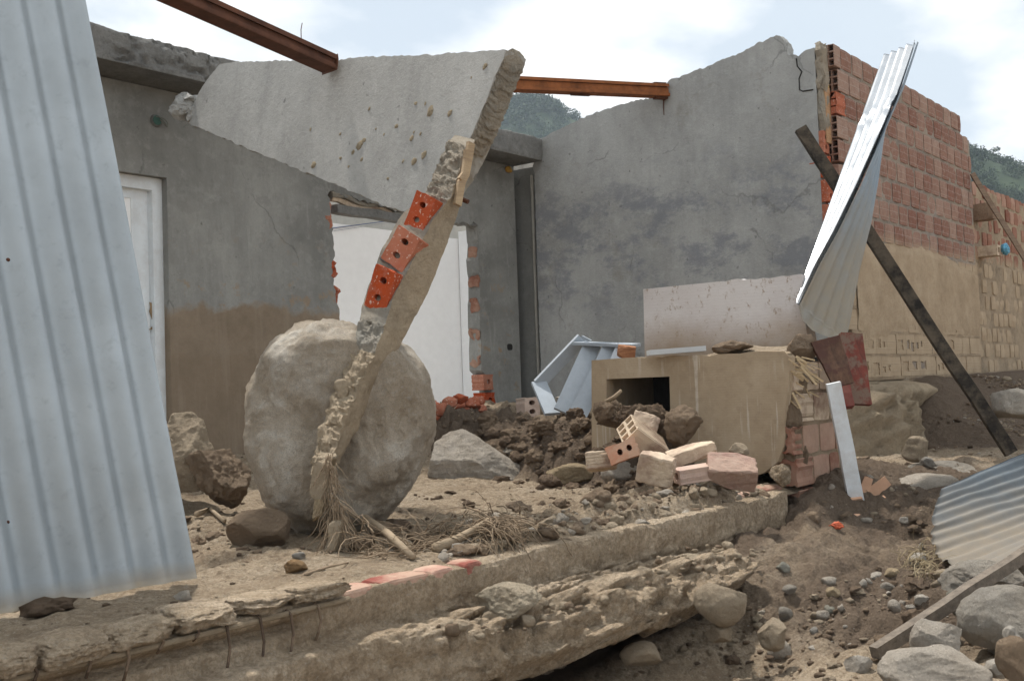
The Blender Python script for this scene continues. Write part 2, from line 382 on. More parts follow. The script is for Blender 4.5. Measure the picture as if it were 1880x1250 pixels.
def prism(name, loops, org, ax, ay, back, mat, parent=None, layers=1, rough=0.0, seed=0, loc=None, smooth=False):
    """outline (first loop) with holes, given real thickness"""
    org, ax, ay, back = A(org, float), A(ax, float), A(ay, float), A(back, float)
    tris = tessellate_polygon([[Vector((p[0], p[1], 0)) for p in l] for l in loops])
    P2 = np.vstack(loops); N = len(P2)
    front = org+P2[:, :1]*ax+P2[:, 1:2]*ay
    lay = [front]
    for k in range(1, layers+1):
        v = front+back*k/layers
        if rough and k < layers+1:
            ii = np.stack([P2[:, 0]*25, P2[:, 1]*25, np.full(N, k*1.9)], 1)
            v = v+(fbm(ii, 3, seed)*rough)[:, None]*ax+(fbm(ii+50, 3, seed)*rough)[:, None]*ay
        lay.append(v)
    V = np.vstack(lay); F = []
    nrm = np.cross(ax, ay); flip = (nrm@back) > 0
    for t in tris:
        a, b, c = t; pa, pb, pc = P2[a], P2[b], P2[c]
        ccw = ((pb-pa)[0]*(pc-pa)[1]-(pb-pa)[1]*(pc-pa)[0]) > 0
        if ccw != (not flip): b, c = c, b
        F.append((a, b, c)); F.append((c+layers*N, b+layers*N, a+layers*N))
    st = 0
    for l in loops:
        n = len(l)
        for k in range(layers):
            for i in range(n):
                j = (i+1) % n
                F.append((k*N+st+i, k*N+st+j, (k+1)*N+st+j, (k+1)*N+st+i))
        st += n
    o = obj(name, V, F, mat, parent, smooth, loc)
    bm = bmesh.new(); bm.from_mesh(o.data); bmesh.ops.recalc_face_normals(bm, faces=bm.faces); bm.to_mesh(o.data); bm.free()
    return o
def grid_faces(nu, nv, off=0, wrap=False):
    i, j = np.meshgrid(np.arange(nu-1), np.arange(nv-1), indexing='ij'); a = i*nv+j
    return np.stack([a, a+nv, a+nv+1, a+1], -1).reshape(-1, 4)+off
def polyl(pts, t):
    """point on a polyline at parameter t in 0..1"""
    pts = A(pts, float); seg = np.linalg.norm(np.diff(pts, axis=0), axis=1); cum = np.concatenate([[0], np.cumsum(seg)])/seg.sum()
    return np.stack([np.interp(t, cum, pts[:, i]) for i in range(pts.shape[1])], -1)
_ico = {}
def ico(s):
    if s not in _ico:
        bm = bmesh.new(); bmesh.ops.create_icosphere(bm, subdivisions=s, radius=1)
        bm.verts.index_update()
        _ico[s] = (A([v.co[:] for v in bm.verts]), A([[v.index for v in f.verts] for f in bm.faces])); bm.free()
    return _ico[s]
def rockshape(seed, sub=4, cuts=9, rough=0.12, depth=(0.52, 0.85), freq=1.6, hard=1.0, boxy=0.0):
    r = np.random.RandomState(seed); V, F = ico(sub); P = V.copy()
    if boxy:
        m = np.max(np.abs(P), axis=1, keepdims=True); P = P*(1-boxy)+P/m*boxy*0.85
    P = P*(1+0.16*fbm(P*0.9+seed*3.1, 3, seed))[:, None]
    for k in range(cuts):
        n = unit(r.randn(3)); d = r.uniform(*depth); e = P@n-d
        P = P-np.clip(e, 0, None)[:, None]*n*hard
    nn = P/np.linalg.norm(P, axis=1, keepdims=True)
    P = P+nn*(rough*(0.8*fbm(P*freq+seed, 5, seed+5, gain=0.58)+(-0.35)*fbm(P*freq*2.7+seed, 4, seed+6, ridged=True, gain=0.6)))[:, None]
    if sub >= 4: P = P+nn*(0.012*fbm(P*16, 3, seed+8))[:, None]
    lo, hi = P.min(0), P.max(0)
    return (P-(lo+hi)/2)/((hi-lo)/2), F

# ------------------------------------------------------------------ the shape of the ground
YF, YD, XR, YB = 2.54, 6.76, 8.64, 3.45     # foundation, back wall, right wall, brick wall
def H_in(X, Y, fine=True):
    X, Y = np.broadcast_arrays(np.asarray(X, float), np.asarray(Y, float))
    P = np.stack([X, Y, X*0], -1)
    z = -0.605+0.17*sst(4.3, 6.5, Y)
    t = X-(4.95+(Y-3.0)*0.47)
    if fine: t = t+0.22*fbm(P*1.8, 4, 3)
    bank = sst(0.0, 0.42, t)*(0.36-0.10*sst(3.5, 6, Y))*sst(2.9, 3.5, Y)
    z = z+bank
    z = z+0.05*np.exp(-((X-2.7)**2+(Y-4.9)**2)/0.5)
    rim = sst(2.55, 2.62, Y)*(1-sst(2.95, 3.2, Y))*sst(3.0, 3.5, X)*(1-sst(5.0, 5.3, X))
    z = z+rim*0.035
    if fine:
        bz = sst(-0.25, 0.1, t)*(1-sst(0.9, 1.5, t))*sst(2.7, 3.2, Y)
        lft = np.exp(-((X-2.55)**2+(Y-4.2)**2)/0.35)
        a = 0.022+0.085*bz+0.045*rim+0.05*lft+0.02*sst(4.5, 5.5, Y)
        z = z+a*fbm(P*3.4, 6, 11, gain=0.55)-a*0.75*fbm(P*9, 4, 12, ridged=True)*0.7+0.006*fbm(P*28, 3, 15)+(0.010+0.5*a)*np.clip(fbm(P*17, 3, 16)+0.08, 0, 1)*sst(-0.1, 0.2, fbm(P*1.5, 3, 17))-0.03*np.clip(fbm(P*9, 3, 18, ridged=True)-0.25, 0, 1)*sst(0.0, 0.3, fbm(P*2.1, 3, 20))
        z = z-0.02*np.clip(fbm(P*5, 3, 19)-0.15, 0, 1)*3*(0.4+rim)
    e = sst(2.575, 2.69, Y); z = -0.645*(1-e)+z*e
    z = np.where((Y < 3.45) & (X > 6.15), -1.5, z)
    return z
def wet_in(X, Y):
    t = X-(4.95+(Y-3.0)*0.47)
    return np.clip(0.95*sst(-0.3, 0.15, t)*(1-0.55*sst(0.5, 1.0, t))*sst(2.75, 3.3, Y)+0.6*np.exp(-((X-2.6)**2+(Y-4.4)**2)/0.3)-0.1, 0, 1)
def H_out(X, Y, fine=True):
    X, Y = np.broadcast_arrays(np.asarray(X, float), np.asarray(Y, float))
    P = np.stack([X, Y, X*0], -1)
    z = np.interp(X, [-60, 0, 2.8, 3.6, 4.6, 7, 9, 20, 400], [-1.9, -1.55, -1.12, -1.07, -0.94, -0.76, -0.74, -0.6, -0.5])
    z = z+0.13*sst(1.5, 2.4, Y)*sst(4.1, 4.9, X)
    z = z-0.16*np.exp(-((X-3.75)**2/0.25+(Y-2.05)**2/0.10))
    bank = sst(2.0, 3.3, Y+0.35*fbm(P*1.1, 3, 31))*sst(9.2, 10.2, X)
    z = z+0.53*bank
    z = z+0.10*np.exp(-((X-6.7)**2/0.3+(Y-2.9)**2/0.15))+0.13*np.exp(-((X-6.0)**2/0.25+(Y-2.5)**2/0.03))
    under = sst(2.42, 2.6, Y)*(1-sst(4.15, 4.9, X+0*Y)*(Y < 3.0)*0.85-sst(5.35, 5.6, X)*0.15)
    under = np.where(X > 5.6, 0, under)
    under = np.where(Y > 3.5, under*(X < 8.6)+0*X, under)
    z = z*(1-under)+under*np.minimum(z, -1.12)
    z = np.where((Y > 3.6) & (X < 14) & (X > 1) & (Y < 12) | (Y > 3.47) & (X < 8.6) & (X > 1) & (Y < 12), -1.4, z)
    if fine:
        near = np.exp(-((X-6.5)/6.0)**4)
        sl = sst(3.6, 4.4, X)*(1-sst(7.2, 8.5, X))
        z = z-near*0.035*sl*fbm(P*4.5, 3, 47, ridged=True)
        z = z+near*(0.024+0.045*sl+0.03*bank)*fbm(P*3.1, 6, 41, gain=0.55)+-near*(0.014+0.030*sl)*fbm(P*8, 5, 43, ridged=True)+near*0.008*fbm(P*30, 3, 44)+near*(0.012+0.014*sl)*np.clip(fbm(P*19, 3, 45)+0.05, 0, 1)*sst(-0.05, 0.2, fbm(P*1.7, 3, 46))
    return z
_gx, _gy = np.arange(0.0, 14.0, 0.02), np.arange(0.0, 7.0, 0.02)
_GX, _GY = np.meshgrid(_gx, _gy, indexing='ij')
_GO = H_out(_GX, _GY); _GI = H_in(_GX, _GY)
_GI = np.where((_GX > 0.5) & (_GX < 8.6) & (_GY > 2.58) & (_GY < 6.8), _GI, -9)
_GM = np.maximum(_GO, _GI)
def _look(G_, X, Y):
    i, j = int(round(X/0.02)), int(round(Y/0.02))
    return float(G_[i, j]) if 0 <= i < G_.shape[0] and 0 <= j < G_.shape[1] else -1.6
def height(X, Y): return _look(_GM, X, Y)
def hit(px, py, lo=1.0, hi=16.0):
    r = ray(px, py); d = np.arange(lo, hi, 0.012); p = r[None]*d[:, None]
    i = np.clip(np.round(p[:, 0]/0.02).astype(int), 0, len(_gx)-1); j = np.clip(np.round(p[:, 1]/0.02).astype(int), 0, len(_gy)-1)
    k = np.nonzero(p[:, 2] < _GM[i, j])[0]
    if len(k): return p[k[0]], d[k[0]]
    return r*hi, hi

def terrain(name, xs, ys, fn, mat, wetfn=None, kind='structure'):
    X, Y = np.meshgrid(xs, ys, indexing='ij'); Z = fn(X, Y)
    V = np.stack([X, Y, Z], -1).reshape(-1, 3)
    o = obj(name, V, grid_faces(len(xs), len(ys)), mat, smooth=True)
    w = wetfn(X, Y).ravel() if wetfn else np.zeros(len(V))
    at = o.data.attributes.new('wet', 'FLOAT', 'POINT'); at.data.foreach_set('value', w.astype(np.float32))
    return tag(o, kind=kind)
M_mud = m_mud('mud')
def spread(a, b, step, far_lo, far_hi):
    mid = list(np.arange(a, b, step)); hi = []; d = step; x = b
    while x < far_hi: hi.append(x); d *= 1.25; x += d
    lo = []; d = step; x = a-step
    while x > far_lo: lo.append(x); d *= 1.25; x -= d
    return A(lo[::-1]+mid+hi+[far_hi])
def wet_out(X, Y):
    return np.clip(0.95*sst(1.9, 2.6, Y)*sst(8.4, 9.4, X)*(1-sst(3.3, 3.45, Y))+0.75*sst(5.2, 5.8, X)*sst(1.7, 2.4, Y)*(1-sst(7.3, 8.2, X))+0.34*sst(3.9, 4.5, X)*(1-sst(7.0, 8.0, X))
                   +0.45*np.exp(-((X-4.6)**2/0.8+(Y-1.7)**2/0.25))+0.75*sst(2.3, 2.5, Y)*(X < 5.4)+0.1, 0, 1)
terrain('ground', spread(2.4, 11.6, 0.018, -500, 540), spread(0.3, 3.5, 0.015, -500, 540), H_out, M_mud, wet_out)
terrain('mud_floor', np.arange(0.4, 8.63, 0.0165), np.concatenate([np.arange(2.575, 4.6, 0.013), np.arange(4.6, 6.76, 0.018), [6.76]]), H_in, M_mud, wet_in)

# ------------------------------------------------------------------ more builders
RH = unit([RT[0], RT[1], 0]); FH = unit([FW[0], FW[1], 0]); ZU = A([0, 0, 1.0])
def rock(name, label, px, mat, seed, d=None, cat='rock', group=None, kind=None, dz=None, deep=None, **k):
    """a stone seen between px=(x0,y0,x1,y1), resting on the ground there"""
    x0, y0, x1, y1 = px
    if d is None: p, d = hit((x0+x1)/2, y1-(y1-y0)*0.08)
    w = (x1-x0)*d/FPX; h = (y1-y0)*d/FPX; dp = deep*w if deep else 0.5*(w+h)*0.95
    d2 = d+dp*0.35
    c = at_d((x0+x1)/2, (y0+y1)/2, d2); w *= d2/d; h *= d2/d
    P, F = rockshape(seed, **k)
    V = c+P[:, :1]*RH*w/2+P[:, 2:3]*ZU*h/2+P[:, 1:2]*FH*dp/2
    return tag(obj(name, V, F, mat, smooth=True, loc=c), label, cat, group, kind)
def circ(cx, cy, rx, ry, n=12): return A([(cx+rx*math.cos(2*math.pi*i/n), cy+ry*math.sin(2*math.pi*i/n)) for i in range(n)])
def sqr(cx, cy, rx, ry): return A([(cx-rx, cy-ry), (cx+rx, cy-ry), (cx+rx, cy+ry), (cx-rx, cy+ry)])
def gridholes(nx, ny, fx=0.33, fy=0.33):
    return [sqr(-1+(2*i+1)/nx, -1+(2*j+1)/ny, fx*2/nx*1.1, fy*2/ny*1.1) for i in range(nx) for j in range(ny)]
def hbrick(name, c, el, ew, eh, holes, mat, parent=None, deep=0.7, jagamp=0.0, seed=0, back_jag=0.0):
    """hollow brick: its holed end faces along +el"""
    c, el, ew, eh = [A(v, float) for v in (c, el, ew, eh)]
    outer = sqr(0, 0, 1, 1)
    ch = 0.06
    outer = A([(-1, -1+ch), (-1+ch, -1), (1-ch, -1), (1, -1+ch), (1, 1-ch), (1-ch, 1), (-1+ch, 1), (-1, 1-ch)])
    if jagamp: outer = jag(outer, 0.25, jagamp, seed)
    loops = [outer]+[l[::-1] for l in holes]
    tris = tessellate_polygon([[Vector((p[0], p[1], 0)) for p in l] for l in loops])
    P2 = np.vstack(loops)
    f = c+el+P2[:, :1]*ew+P2[:, 1:2]*eh
    N0 = len(outer); bk = c-el+outer[:, :1]*ew+outer[:, 1:2]*eh
    if back_jag: bk = bk+el*(back_jag*fbm(np.c_[outer*2, np.zeros(N0)], 3, seed))[:, None]
    pk = f[N0:]-el*2*deep
    V = np.vstack([f, bk, pk]); NF = len(f); F = [tuple(t) for t in tris]
    for i in range(N0): F.append((i, (i+1) % N0, NF+(i+1) % N0, NF+i))
    F.append(tuple(NF+i for i in range(N0)))
    st = N0
    for l in holes:
        n = len(l)
        for i in range(n):
            a, b = st+i, st+(i+1) % n; F.append((a, b, NF+b, NF+a))
        F.append(tuple(NF+st+i for i in range(n))); st += n
    o = obj(name, V, F, mat, parent, loc=None if parent else c)
    bm = bmesh.new(); bm.from_mesh(o.data); bmesh.ops.recalc_face_normals(bm, faces=bm.faces); bm.to_mesh(o.data); bm.free()
    return o

# ------------------------------------------------------------------ materials of the place
M_wallback = m_plaster('plaster_back', (0.275, 0.272, 0.252), 0.66, 0.30, 0.0, 0.9, contrast=1.3, mudx=6.7)
M_wallright = m_plaster('plaster_right', (0.35, 0.35, 0.335), None, 0, 0.9, 0.0, contrast=0.9)
M_panel = m_plaster('plaster_pale', (0.375, 0.37, 0.35), None, contrast=0.9, cracks=0.0)
M_slab = m_concrete('slab_concrete', (0.245, 0.24, 0.225))
M_rawconc = m_concrete('raw_concrete', (0.37, 0.345, 0.295), 0.4, 1.2)
M_mudconc = m_concrete('muddy_concrete', (0.36, 0.29, 0.205), 0.65)
M_tanface = m_concrete('tan_render', (0.36, 0.28, 0.195), 0.5, 0.6)
M_red = m_brick('red_brick', (0.44, 0.108, 0.045), white=0.25, var=0.14, specks=0.8)
M_redwall = m_brick('wall_brick', (0.30, 0.157, 0.112), mudz=1.18, white=0.75, grooves=1, var=0.5)
M_redwall2 = m_brick('old_wall_brick', (0.33, 0.15, 0.095), mudz=1.3, white=0.3)
M_mortar = m_concrete('mortar', (0.30, 0.26, 0.225), 0.3)
M_mudbrick = m_brick('muddy_brick', (0.33, 0.21, 0.15), mud=0.95)
M_pinkbrick = m_brick('pink_brick', (0.50, 0.33, 0.27), mud=0.25, white=0.5)
M_sidebrick = m_brick('counter_brick', (0.30, 0.12, 0.075), mud=0.25, white=0.1)
M_rust = m_flat('rust', (0.11, 0.045, 0.025), 0.8, 0.55)
M_rust2 = m_flat('orange_rust', (0.26, 0.09, 0.03), 0.85, 0.5)
M_white = m_flat('white_paint', (0.90, 0.90, 0.90), 0.6, 0.05)
M_door = m_flat('door_paint', (0.74, 0.78, 0.80), 0.45, 0.06, mud=0.15)
M_doorpanel = m_flat('door_panel_paint', (0.88, 0.88, 0.87), 0.35, 0.03)
M_black = m_flat('dark', (0.03, 0.028, 0.025), 0.9)

# ------------------------------------------------------------------ back wall of the house
def wl(*pts): return A([(lambda p: (p[0], p[2]))(at_y(x, y, YD)) for x, y in pts])
bw = thing('plaster_wall', 'grey plastered back wall with white door and smashed opening, mud on its foot', 'wall', (5, YD, -0.4))
hole_px = [(605, 352), (625, 358), (680, 372), (735, 388), (800, 402), (830, 407), (877, 413), (878, 440), (879.5, 446), (879, 470), (877.5, 476), (879, 500), (881, 507), (881, 548), (880, 556), (881, 600), (883.5, 610), (883, 640), (884, 680), (893, 690), (890, 705),
           (902, 716), (899, 742), (868, 757), (820, 775), (780, 792), (640, 792), (625, 640), (624, 590), (620, 560), (611, 500), (609, 482), (615, 470), (612, 420), (603, 405), (606, 380)]
hl = wl(*hole_px)
hole = jag(hl, 0.03, 0.024, 3, on=[i for i in range(len(hole_px)) if hole_px[i][0] < 850 and not 780 > hole_px[i][1] > 765 or i >= len(hole_px)-20 and hole_px[i][1] > 680])
dr = A([(3.60, -0.7), (4.56, -0.7), (4.56, 1.58), (3.60, 1.58)])
outer = A([(1.2, -0.9), (8.60, -0.9), (8.60, 2.215), (1.2, 2.215)])
prism('wall', [outer, dr[::-1], hole[::-1]], (0, YD, 0), (1, 0, 0), (0, 0, 1), (0, 0.15, 0), M_wallback, bw, layers=4, rough=0.012, seed=4)
# bricks bared in the broken edge of the opening
edge_px = [(604, 385, 0.07), (605, 412, 0.075), (611, 470, 0.06), (613, 492, 0.075), (619, 545, 0.05), (879, 462, 0.016), (880, 515, 0.018), (881, 560, 0.014), (883, 612, 0.02), (884, 660, 0.024)]
for i, (x, y, s_) in enumerate(edge_px):
    p = at_y(x, y, YD); p[1] = YD+0.075
    V, F = cbox(p, (s_*0.6, 0, 0.0), (0, 0.06, 0), (0, 0, 0.085 if x < 700 else 0.06), 0.01, i, 0.05 if x < 700 else 0.03, 5)
    obj('brick', V, F, M_red if x < 700 else M_sidebrick, bw)
for i, (x, y) in enumerate([(886, 702), (889, 735)]):
    p = at_y(x, y, YD+0.045)
    hbrick('brick', p, (0, -0.075, 0), (0.075, 0, 0), (0, 0, 0.075), [circ(0.05, 0.05, 0.34, 0.36)], M_red, bw, jagamp=0.14, seed=i)
p0, p1 = at_y(614, 383, YD+0.05), at_y(738, 402, YD+0.05)
bar('lintel', p0, p1, 0.07, 0.10, M_slab, bw, n=8, wob=0.008)
V, F = tubev([at_y(810, 403, YD+0.03), at_y(880, 415, YD+0.03)], 0.025, 8); obj('lintel', V, F, M_slab, bw)
rr = np.linspace(0, 1, 9)
for i in range(2):
    pts = [at_y(606+t*120, 357+t*26+i*9, YD+0.03+i*0.02)+A([0, 0, 0.02*math.sin(9*t+i)]) for t in rr]
    V, F = tubev(pts, 0.035, 6, 0.012); V = A(V)+0.02*np.stack([fbm(A(V)*9, 3, 5+j) for j in range(3)], 1)
    obj('brick_remains', V, F, M_mudbrick if i else M_rawconc, bw)
# white painted door in its recess
dz0, dz1 = -0.55, 1.58
fr = [((4.52, dz0), (4.52, dz1), 0.08), ((3.64, dz0), (3.64, dz1), 0.08)]
for (a, b, w_) in fr:
    bar('door_frame', (a[0], YD+0.10, a[1]), (b[0], YD+0.10, b[1]), w_, 0.07, M_door, bw, side=(1, 0, 0))
bar('door_frame', (3.68, YD+0.10, dz1-0.045), (4.48, YD+0.10, dz1-0.045), 0.09, 0.07, M_door, bw, side=(0, 0, 1))
dl = obj('door', *cbox((4.08, YD+0.125, 0.49), (0.395, 0, 0), (0, 0.018, 0), (0, 0, 1.04), 0.004), M_door, bw)
for (xa, xb, za, zb) in [(3.80, 4.33, 0.78, 1.42), (3.80, 4.33, -0.42, 0.70)]:
    loop = A([(xa, za), (xb, za), (xb, zb), (xa, zb)]); inn = A([(xa+0.03, za+0.03), (xb-0.03, za+0.03), (xb-0.03, zb-0.03), (xa+0.03, zb-0.03)])
    prism('door_panel', [loop], (0, YD+0.105, 0), (1, 0, 0), (0, 0, 1), (0, 0.004, 0), M_doorpanel, dl)
    prism('moulding', [jag(loop+A([(-.02, -.02), (.02, -.02), (.02, .02), (-.02, .02)]), 1, 0), loop[::-1]], (0, YD+0.098, 0), (1, 0, 0), (0, 0, 1), (0, 0.011, 0), M_door, dl)
kx = at_y(281, 483, YD+0.10); V, F = tubev([kx+A([0, 0.01, 0]), kx-A([0, 0.01, 0])], 0.016, 10); obj('lock', V, F, M_rust, dl)
kx = at_y(284, 583, YD+0.10)
lp = jag(A([(-0.05, -0.09), (0.045, -0.10), (0.05, 0.08), (-0.04, 0.11)]), 0.03, 0.03, 8)
prism('bare_patch', [lp], kx-A([0, 0.003, 0]), (1, 0, 0), (0, 0, 1), (0, 0.006, 0), m_flat('bare_wood', (0.30, 0.21, 0.12), 0.8, 0.4), dl)
# socket box and wires
kx = at_y(286, 222, YD)
V, F = tubev([kx+A([0, 0.04, 0]), kx-A([0, 0.012, 0])], 0.05, 14, 0.045); obj('socket_box', V, F, M_slab, bw)
V, F = tubev([kx+A([0, -0.018, 0.0]), kx-A([0, 0.02, 0])], 0.035, 12); obj('socket_cover', V, F, m_flat('green_plastic', (0.05, 0.12, 0.09), 0.5), bw)
for i in range(3):
    pts = [kx+A([0.02+0.05*math.sin(2.5*t+i), -0.03-0.02*t, 0.03*math.cos(3*t+2*i)-0.01]) for t in np.linspace(0, 1, 7)]
    V, F = tubev(pts, 0.004, 5); obj('wire', V, F, m_flat('wire_plastic', (0.16, 0.16, 0.13), 0.5), bw)
kx = at_y(936, 637, YD)
obj('socket_box', *cbox(kx+A([0, 0.01, 0]), (0.045, 0, 0), (0, 0.014, 0), (0, 0, 0.035), 0.004), M_black, bw)
# concrete roof slab edge above it
s_lo, s_hi = 2.222, 2.455
xs = np.arange(1.2, 8.63, 0.012); s = np.linspace(0, 1, 60)
pf = idx_poly = np.stack([np.interp(s*6, np.arange(7), [6.92, 6.60, 6.415, 6.41, 6.41, 6.60, 6.92]), np.interp(s*6, np.arange(7), [s_lo, s_lo, s_lo, s_lo+0.03, s_hi-0.01, s_hi, s_hi])], -1)
X = np.repeat(xs[:, None], 60, 1); Q = np.stack([X, np.repeat(pf[None, :, 0], len(xs), 0), np.repeat(pf[None, :, 1], len(xs), 0)], -1)
fm = sst(0.36, 0.45, s)[None]*(1-sst(0.72, 0.80, s))[None]
pitm = np.clip(sst(0.0, 0.3, fbm(np.stack([X*1.1, X*0, X*0+4], -1), 3, 61)+0.15), 0, 1)
pit = sst(0.05, 0.45, fbm(Q*A([7, 7, 14]), 5, 62, gain=0.6))
Q[..., 1] += fm*(0.045*pit*pitm+0.008*fbm(Q*9, 5, 63))
Q[..., 2] += (s > 0.5)[None]*0.016*fbm(Q*5, 5, 64)+fm*0.01*fbm(Q*12, 3, 65)
sb = obj('roof_slab', Q.reshape(-1, 3), grid_faces(len(xs), 60)[:, ::-1], M_slab, smooth=True, loc=(5, 6.41, s_lo))
tag(sb, 'rough grey concrete slab edge running along the top of the back wall', 'slab')
# far concrete roof seen over the corner
pr = prism('parapet', [jag(A([(6.5, 2.2), (13.5, 2.2), (13.5, 3.03), (6.5, 2.78)]), 0.12, 0.02, 6, on=[2])], (0, 8.35, 0), (1, 0, 0), (0, 0, 1), (0, 0.12, 0), m_concrete('pale_concrete', (0.42, 0.40, 0.36)), None, layers=2, rough=0.01, loc=(9, 8.35, 2.2))
tag(pr, 'pale concrete parapet showing behind the slab at the inner corner', 'parapet')
# column and conduit in the corner
cl = thing('corner_column', 'dark recessed concrete column in the inner corner with a thin conduit', 'column', (8.55, 6.84, -0.4))
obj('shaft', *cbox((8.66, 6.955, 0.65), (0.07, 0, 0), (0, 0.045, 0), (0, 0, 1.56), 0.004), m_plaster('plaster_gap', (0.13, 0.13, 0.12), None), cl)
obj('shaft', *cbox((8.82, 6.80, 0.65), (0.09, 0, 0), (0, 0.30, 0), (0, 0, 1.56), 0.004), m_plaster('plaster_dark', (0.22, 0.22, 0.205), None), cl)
V, F = tubev([(8.715, 6.62, -0.6), (8.71, 6.62, 0.8), (8.715, 6.62, 2.12)], 0.016, 8); obj('conduit', V, F, m_flat('conduit_grey', (0.40, 0.385, 0.34), 0.7), cl)
P, F = rockshape(12, 2, 2, 0.2); obj('foam_blob', A([8.50, 6.74, 2.17])+P*A([.05, .03, .035]), F, m_flat('yellow_foam', (0.42, 0.24, 0.04), 0.8), cl)
# white room wall seen through the opening
wr = thing('white_wall', 'bright white painted room wall seen through the smashed opening', 'wall', (8.5, 9.9, -0.6))
obj('wall_face', *cbox((8.9, 9.96, 0.66), (4.4, 0, 0), (0, 0.05, 0), (0, 0, 1.40), 0.002), M_white, wr)
obj('return_wall', *cbox((11.35, 9.05, 0.72), (0.05, 0, 0), (0, 0.85, 0), (0, 0, 1.44), 0.002), M_white, wr)
tag(obj('bounce_floor', *cbox((8.9, 8.5, -0.66), (4.4, 0, 0), (0, 1.45, 0), (0, 0, 0.02), 0.002), m_flat('pale_floor', (0.62, 0.60, 0.56), .8, .15)), kind='structure')  # unseen pale floor added to bounce light up onto the white wall
q0, q1 = at_y(612, 419, 9.90), at_y(742, 402, 9.90)
V, F = tubev([q0, q1], 0.006, 5); obj('cable', V, F, m_flat('blue_line', (0.12, 0.15, 0.25), 0.6), wr)
V, F = tubev([q0-A([0, 0, .035]), q1-A([0, 0, .02])], 0.003, 5); obj('cable', V, F, m_flat('grey_line', (0.3, 0.3, 0.34), 0.6), wr)
rf = prism('roof_edge', [A([(5.5, 2.03), (12.6, 2.03), (12.6, 3.0), (5.5, 3.0)])], (0, 10.06, 0), (1, 0, 0), (0, 0, 1), (0, 0.1, 0), m_flat('pale_board', (0.5, 0.49, 0.45), 0.8, 0.15), None, loc=(8, 10.06, 2.03))
tag(rf, 'pale board above the white room wall, in the top of the opening', 'board')

# ------------------------------------------------------------------ right wall of the house
def wr_(*pts): return A([(lambda p: (p[1], p[2]))(at_x(x, y, XR)) for x, y in pts])
top_px = [(985, 262), (1050, 226), (1100, 206), (1150, 190), (1222, 174), (1228, 148), (1290, 127), (1340, 105), (1400, 78), (1425, 65), (1440, 76), (1446, 100), (1466, 104), (1480, 92), (1494, 88)]
tw = wr_(*top_px); tw[0, 0] = 6.53; ye = 3.56
loop = np.vstack([[(6.53, -0.9)], tw, [(ye, tw[-1, 1])], [(ye, -0.9)]])[::-1]
n_ = len(loop)
rw = thing('side_wall', 'tall grey plastered side wall with broken sloping top and dark damp patches', 'wall', (XR, 5, -0.5))
prism('wall', [jag(loop, 0.025, 0.014, 9, on=list(range(1, n_-1)))], (XR, 0, 0), (0, 1, 0), (0, 0, 1), (0.14, 0, 0), M_wallright, rw, layers=4, rough=0.015, seed=7)
def rend(x, y): return at_y(x, y, ye)
# broken near end: rough column head, plank, holed bricks
zt = tw[-1, 1]
V, F = cbox((XR+0.065, ye-0.03, zt-0.16), (0.075, 0, 0), (0, 0.035, 0), (0, 0, 0.20), 0.02, 3, 0.03, 7); obj('column_head', V, F, M_rawconc, rw)
V, F = cbox((XR+0.08, ye-0.02, zt-0.52), (0.06, 0, 0), (0, 0.03, 0), (0, 0, 0.17), 0.01, 6, 0.03, 6); obj('column_head', V, F, M_rawconc, rw)
obj('plank', *cbox((XR+0.105, ye-0.045, zt-0.56), (0.055, 0, 0), (0, 0.012, 0), (0, 0, 0.24), 0.004), m_wood('form_wood', (0.48, 0.30, 0.17), (0.33, 0.19, 0.10)), rw)
obj('plank', *cbox((XR+0.148, ye-0.03, zt-0.42), (0.012, 0, 0), (0, 0.02, 0), (0, 0, 0.30), 0.003), m_wood('yellow_wood', (0.50, 0.36, 0.12), (0.36, 0.25, 0.09)), rw)
zz = at_y(1510, 240, ye)[2]
for i in range(9):
    hbrick('brick', (XR+0.062, ye+0.02, zz-0.11-i*0.205), (0, -0.06-0.01*(i % 3), 0), (0.058, 0, 0), (0, 0, 0.092), [circ(-0.1, 0.45, 0.4, 0.22), circ(-0.05, -0.42, 0.4, 0.22)], M_red, rw, jagamp=0.10, seed=i)
for i, (dx, dz) in enumerate([(0.175, 0), (0.19, 0.0)]):
    V, F = tubev([(XR+dx, ye+0.02, zt-0.55), (XR+dx+0.01, ye+0.02, zt-0.2), (XR+dx-0.006, ye+0.02, zt-0.01-0.08*i)], 0.007, 6); obj('rebar', V, F, M_rust, rw)
cr_px = [(1462, 108), (1464, 122), (1472, 132), (1467, 145), (1468, 165), (1474, 168), (1493, 165)]
V, F = tubev([at_x(x, y, XR-0.003) for x, y in cr_px], 0.006, 5); obj('crack_wire', V, F, M_black, rw)
V, F = tubev([at_x(1219, 178, XR-0.003), at_x(1218, 195, XR-0.003), at_x(1219, 212, XR-0.003)], 0.008, 5, 0.003); obj('rust_stain', V, F, M_rust, rw)

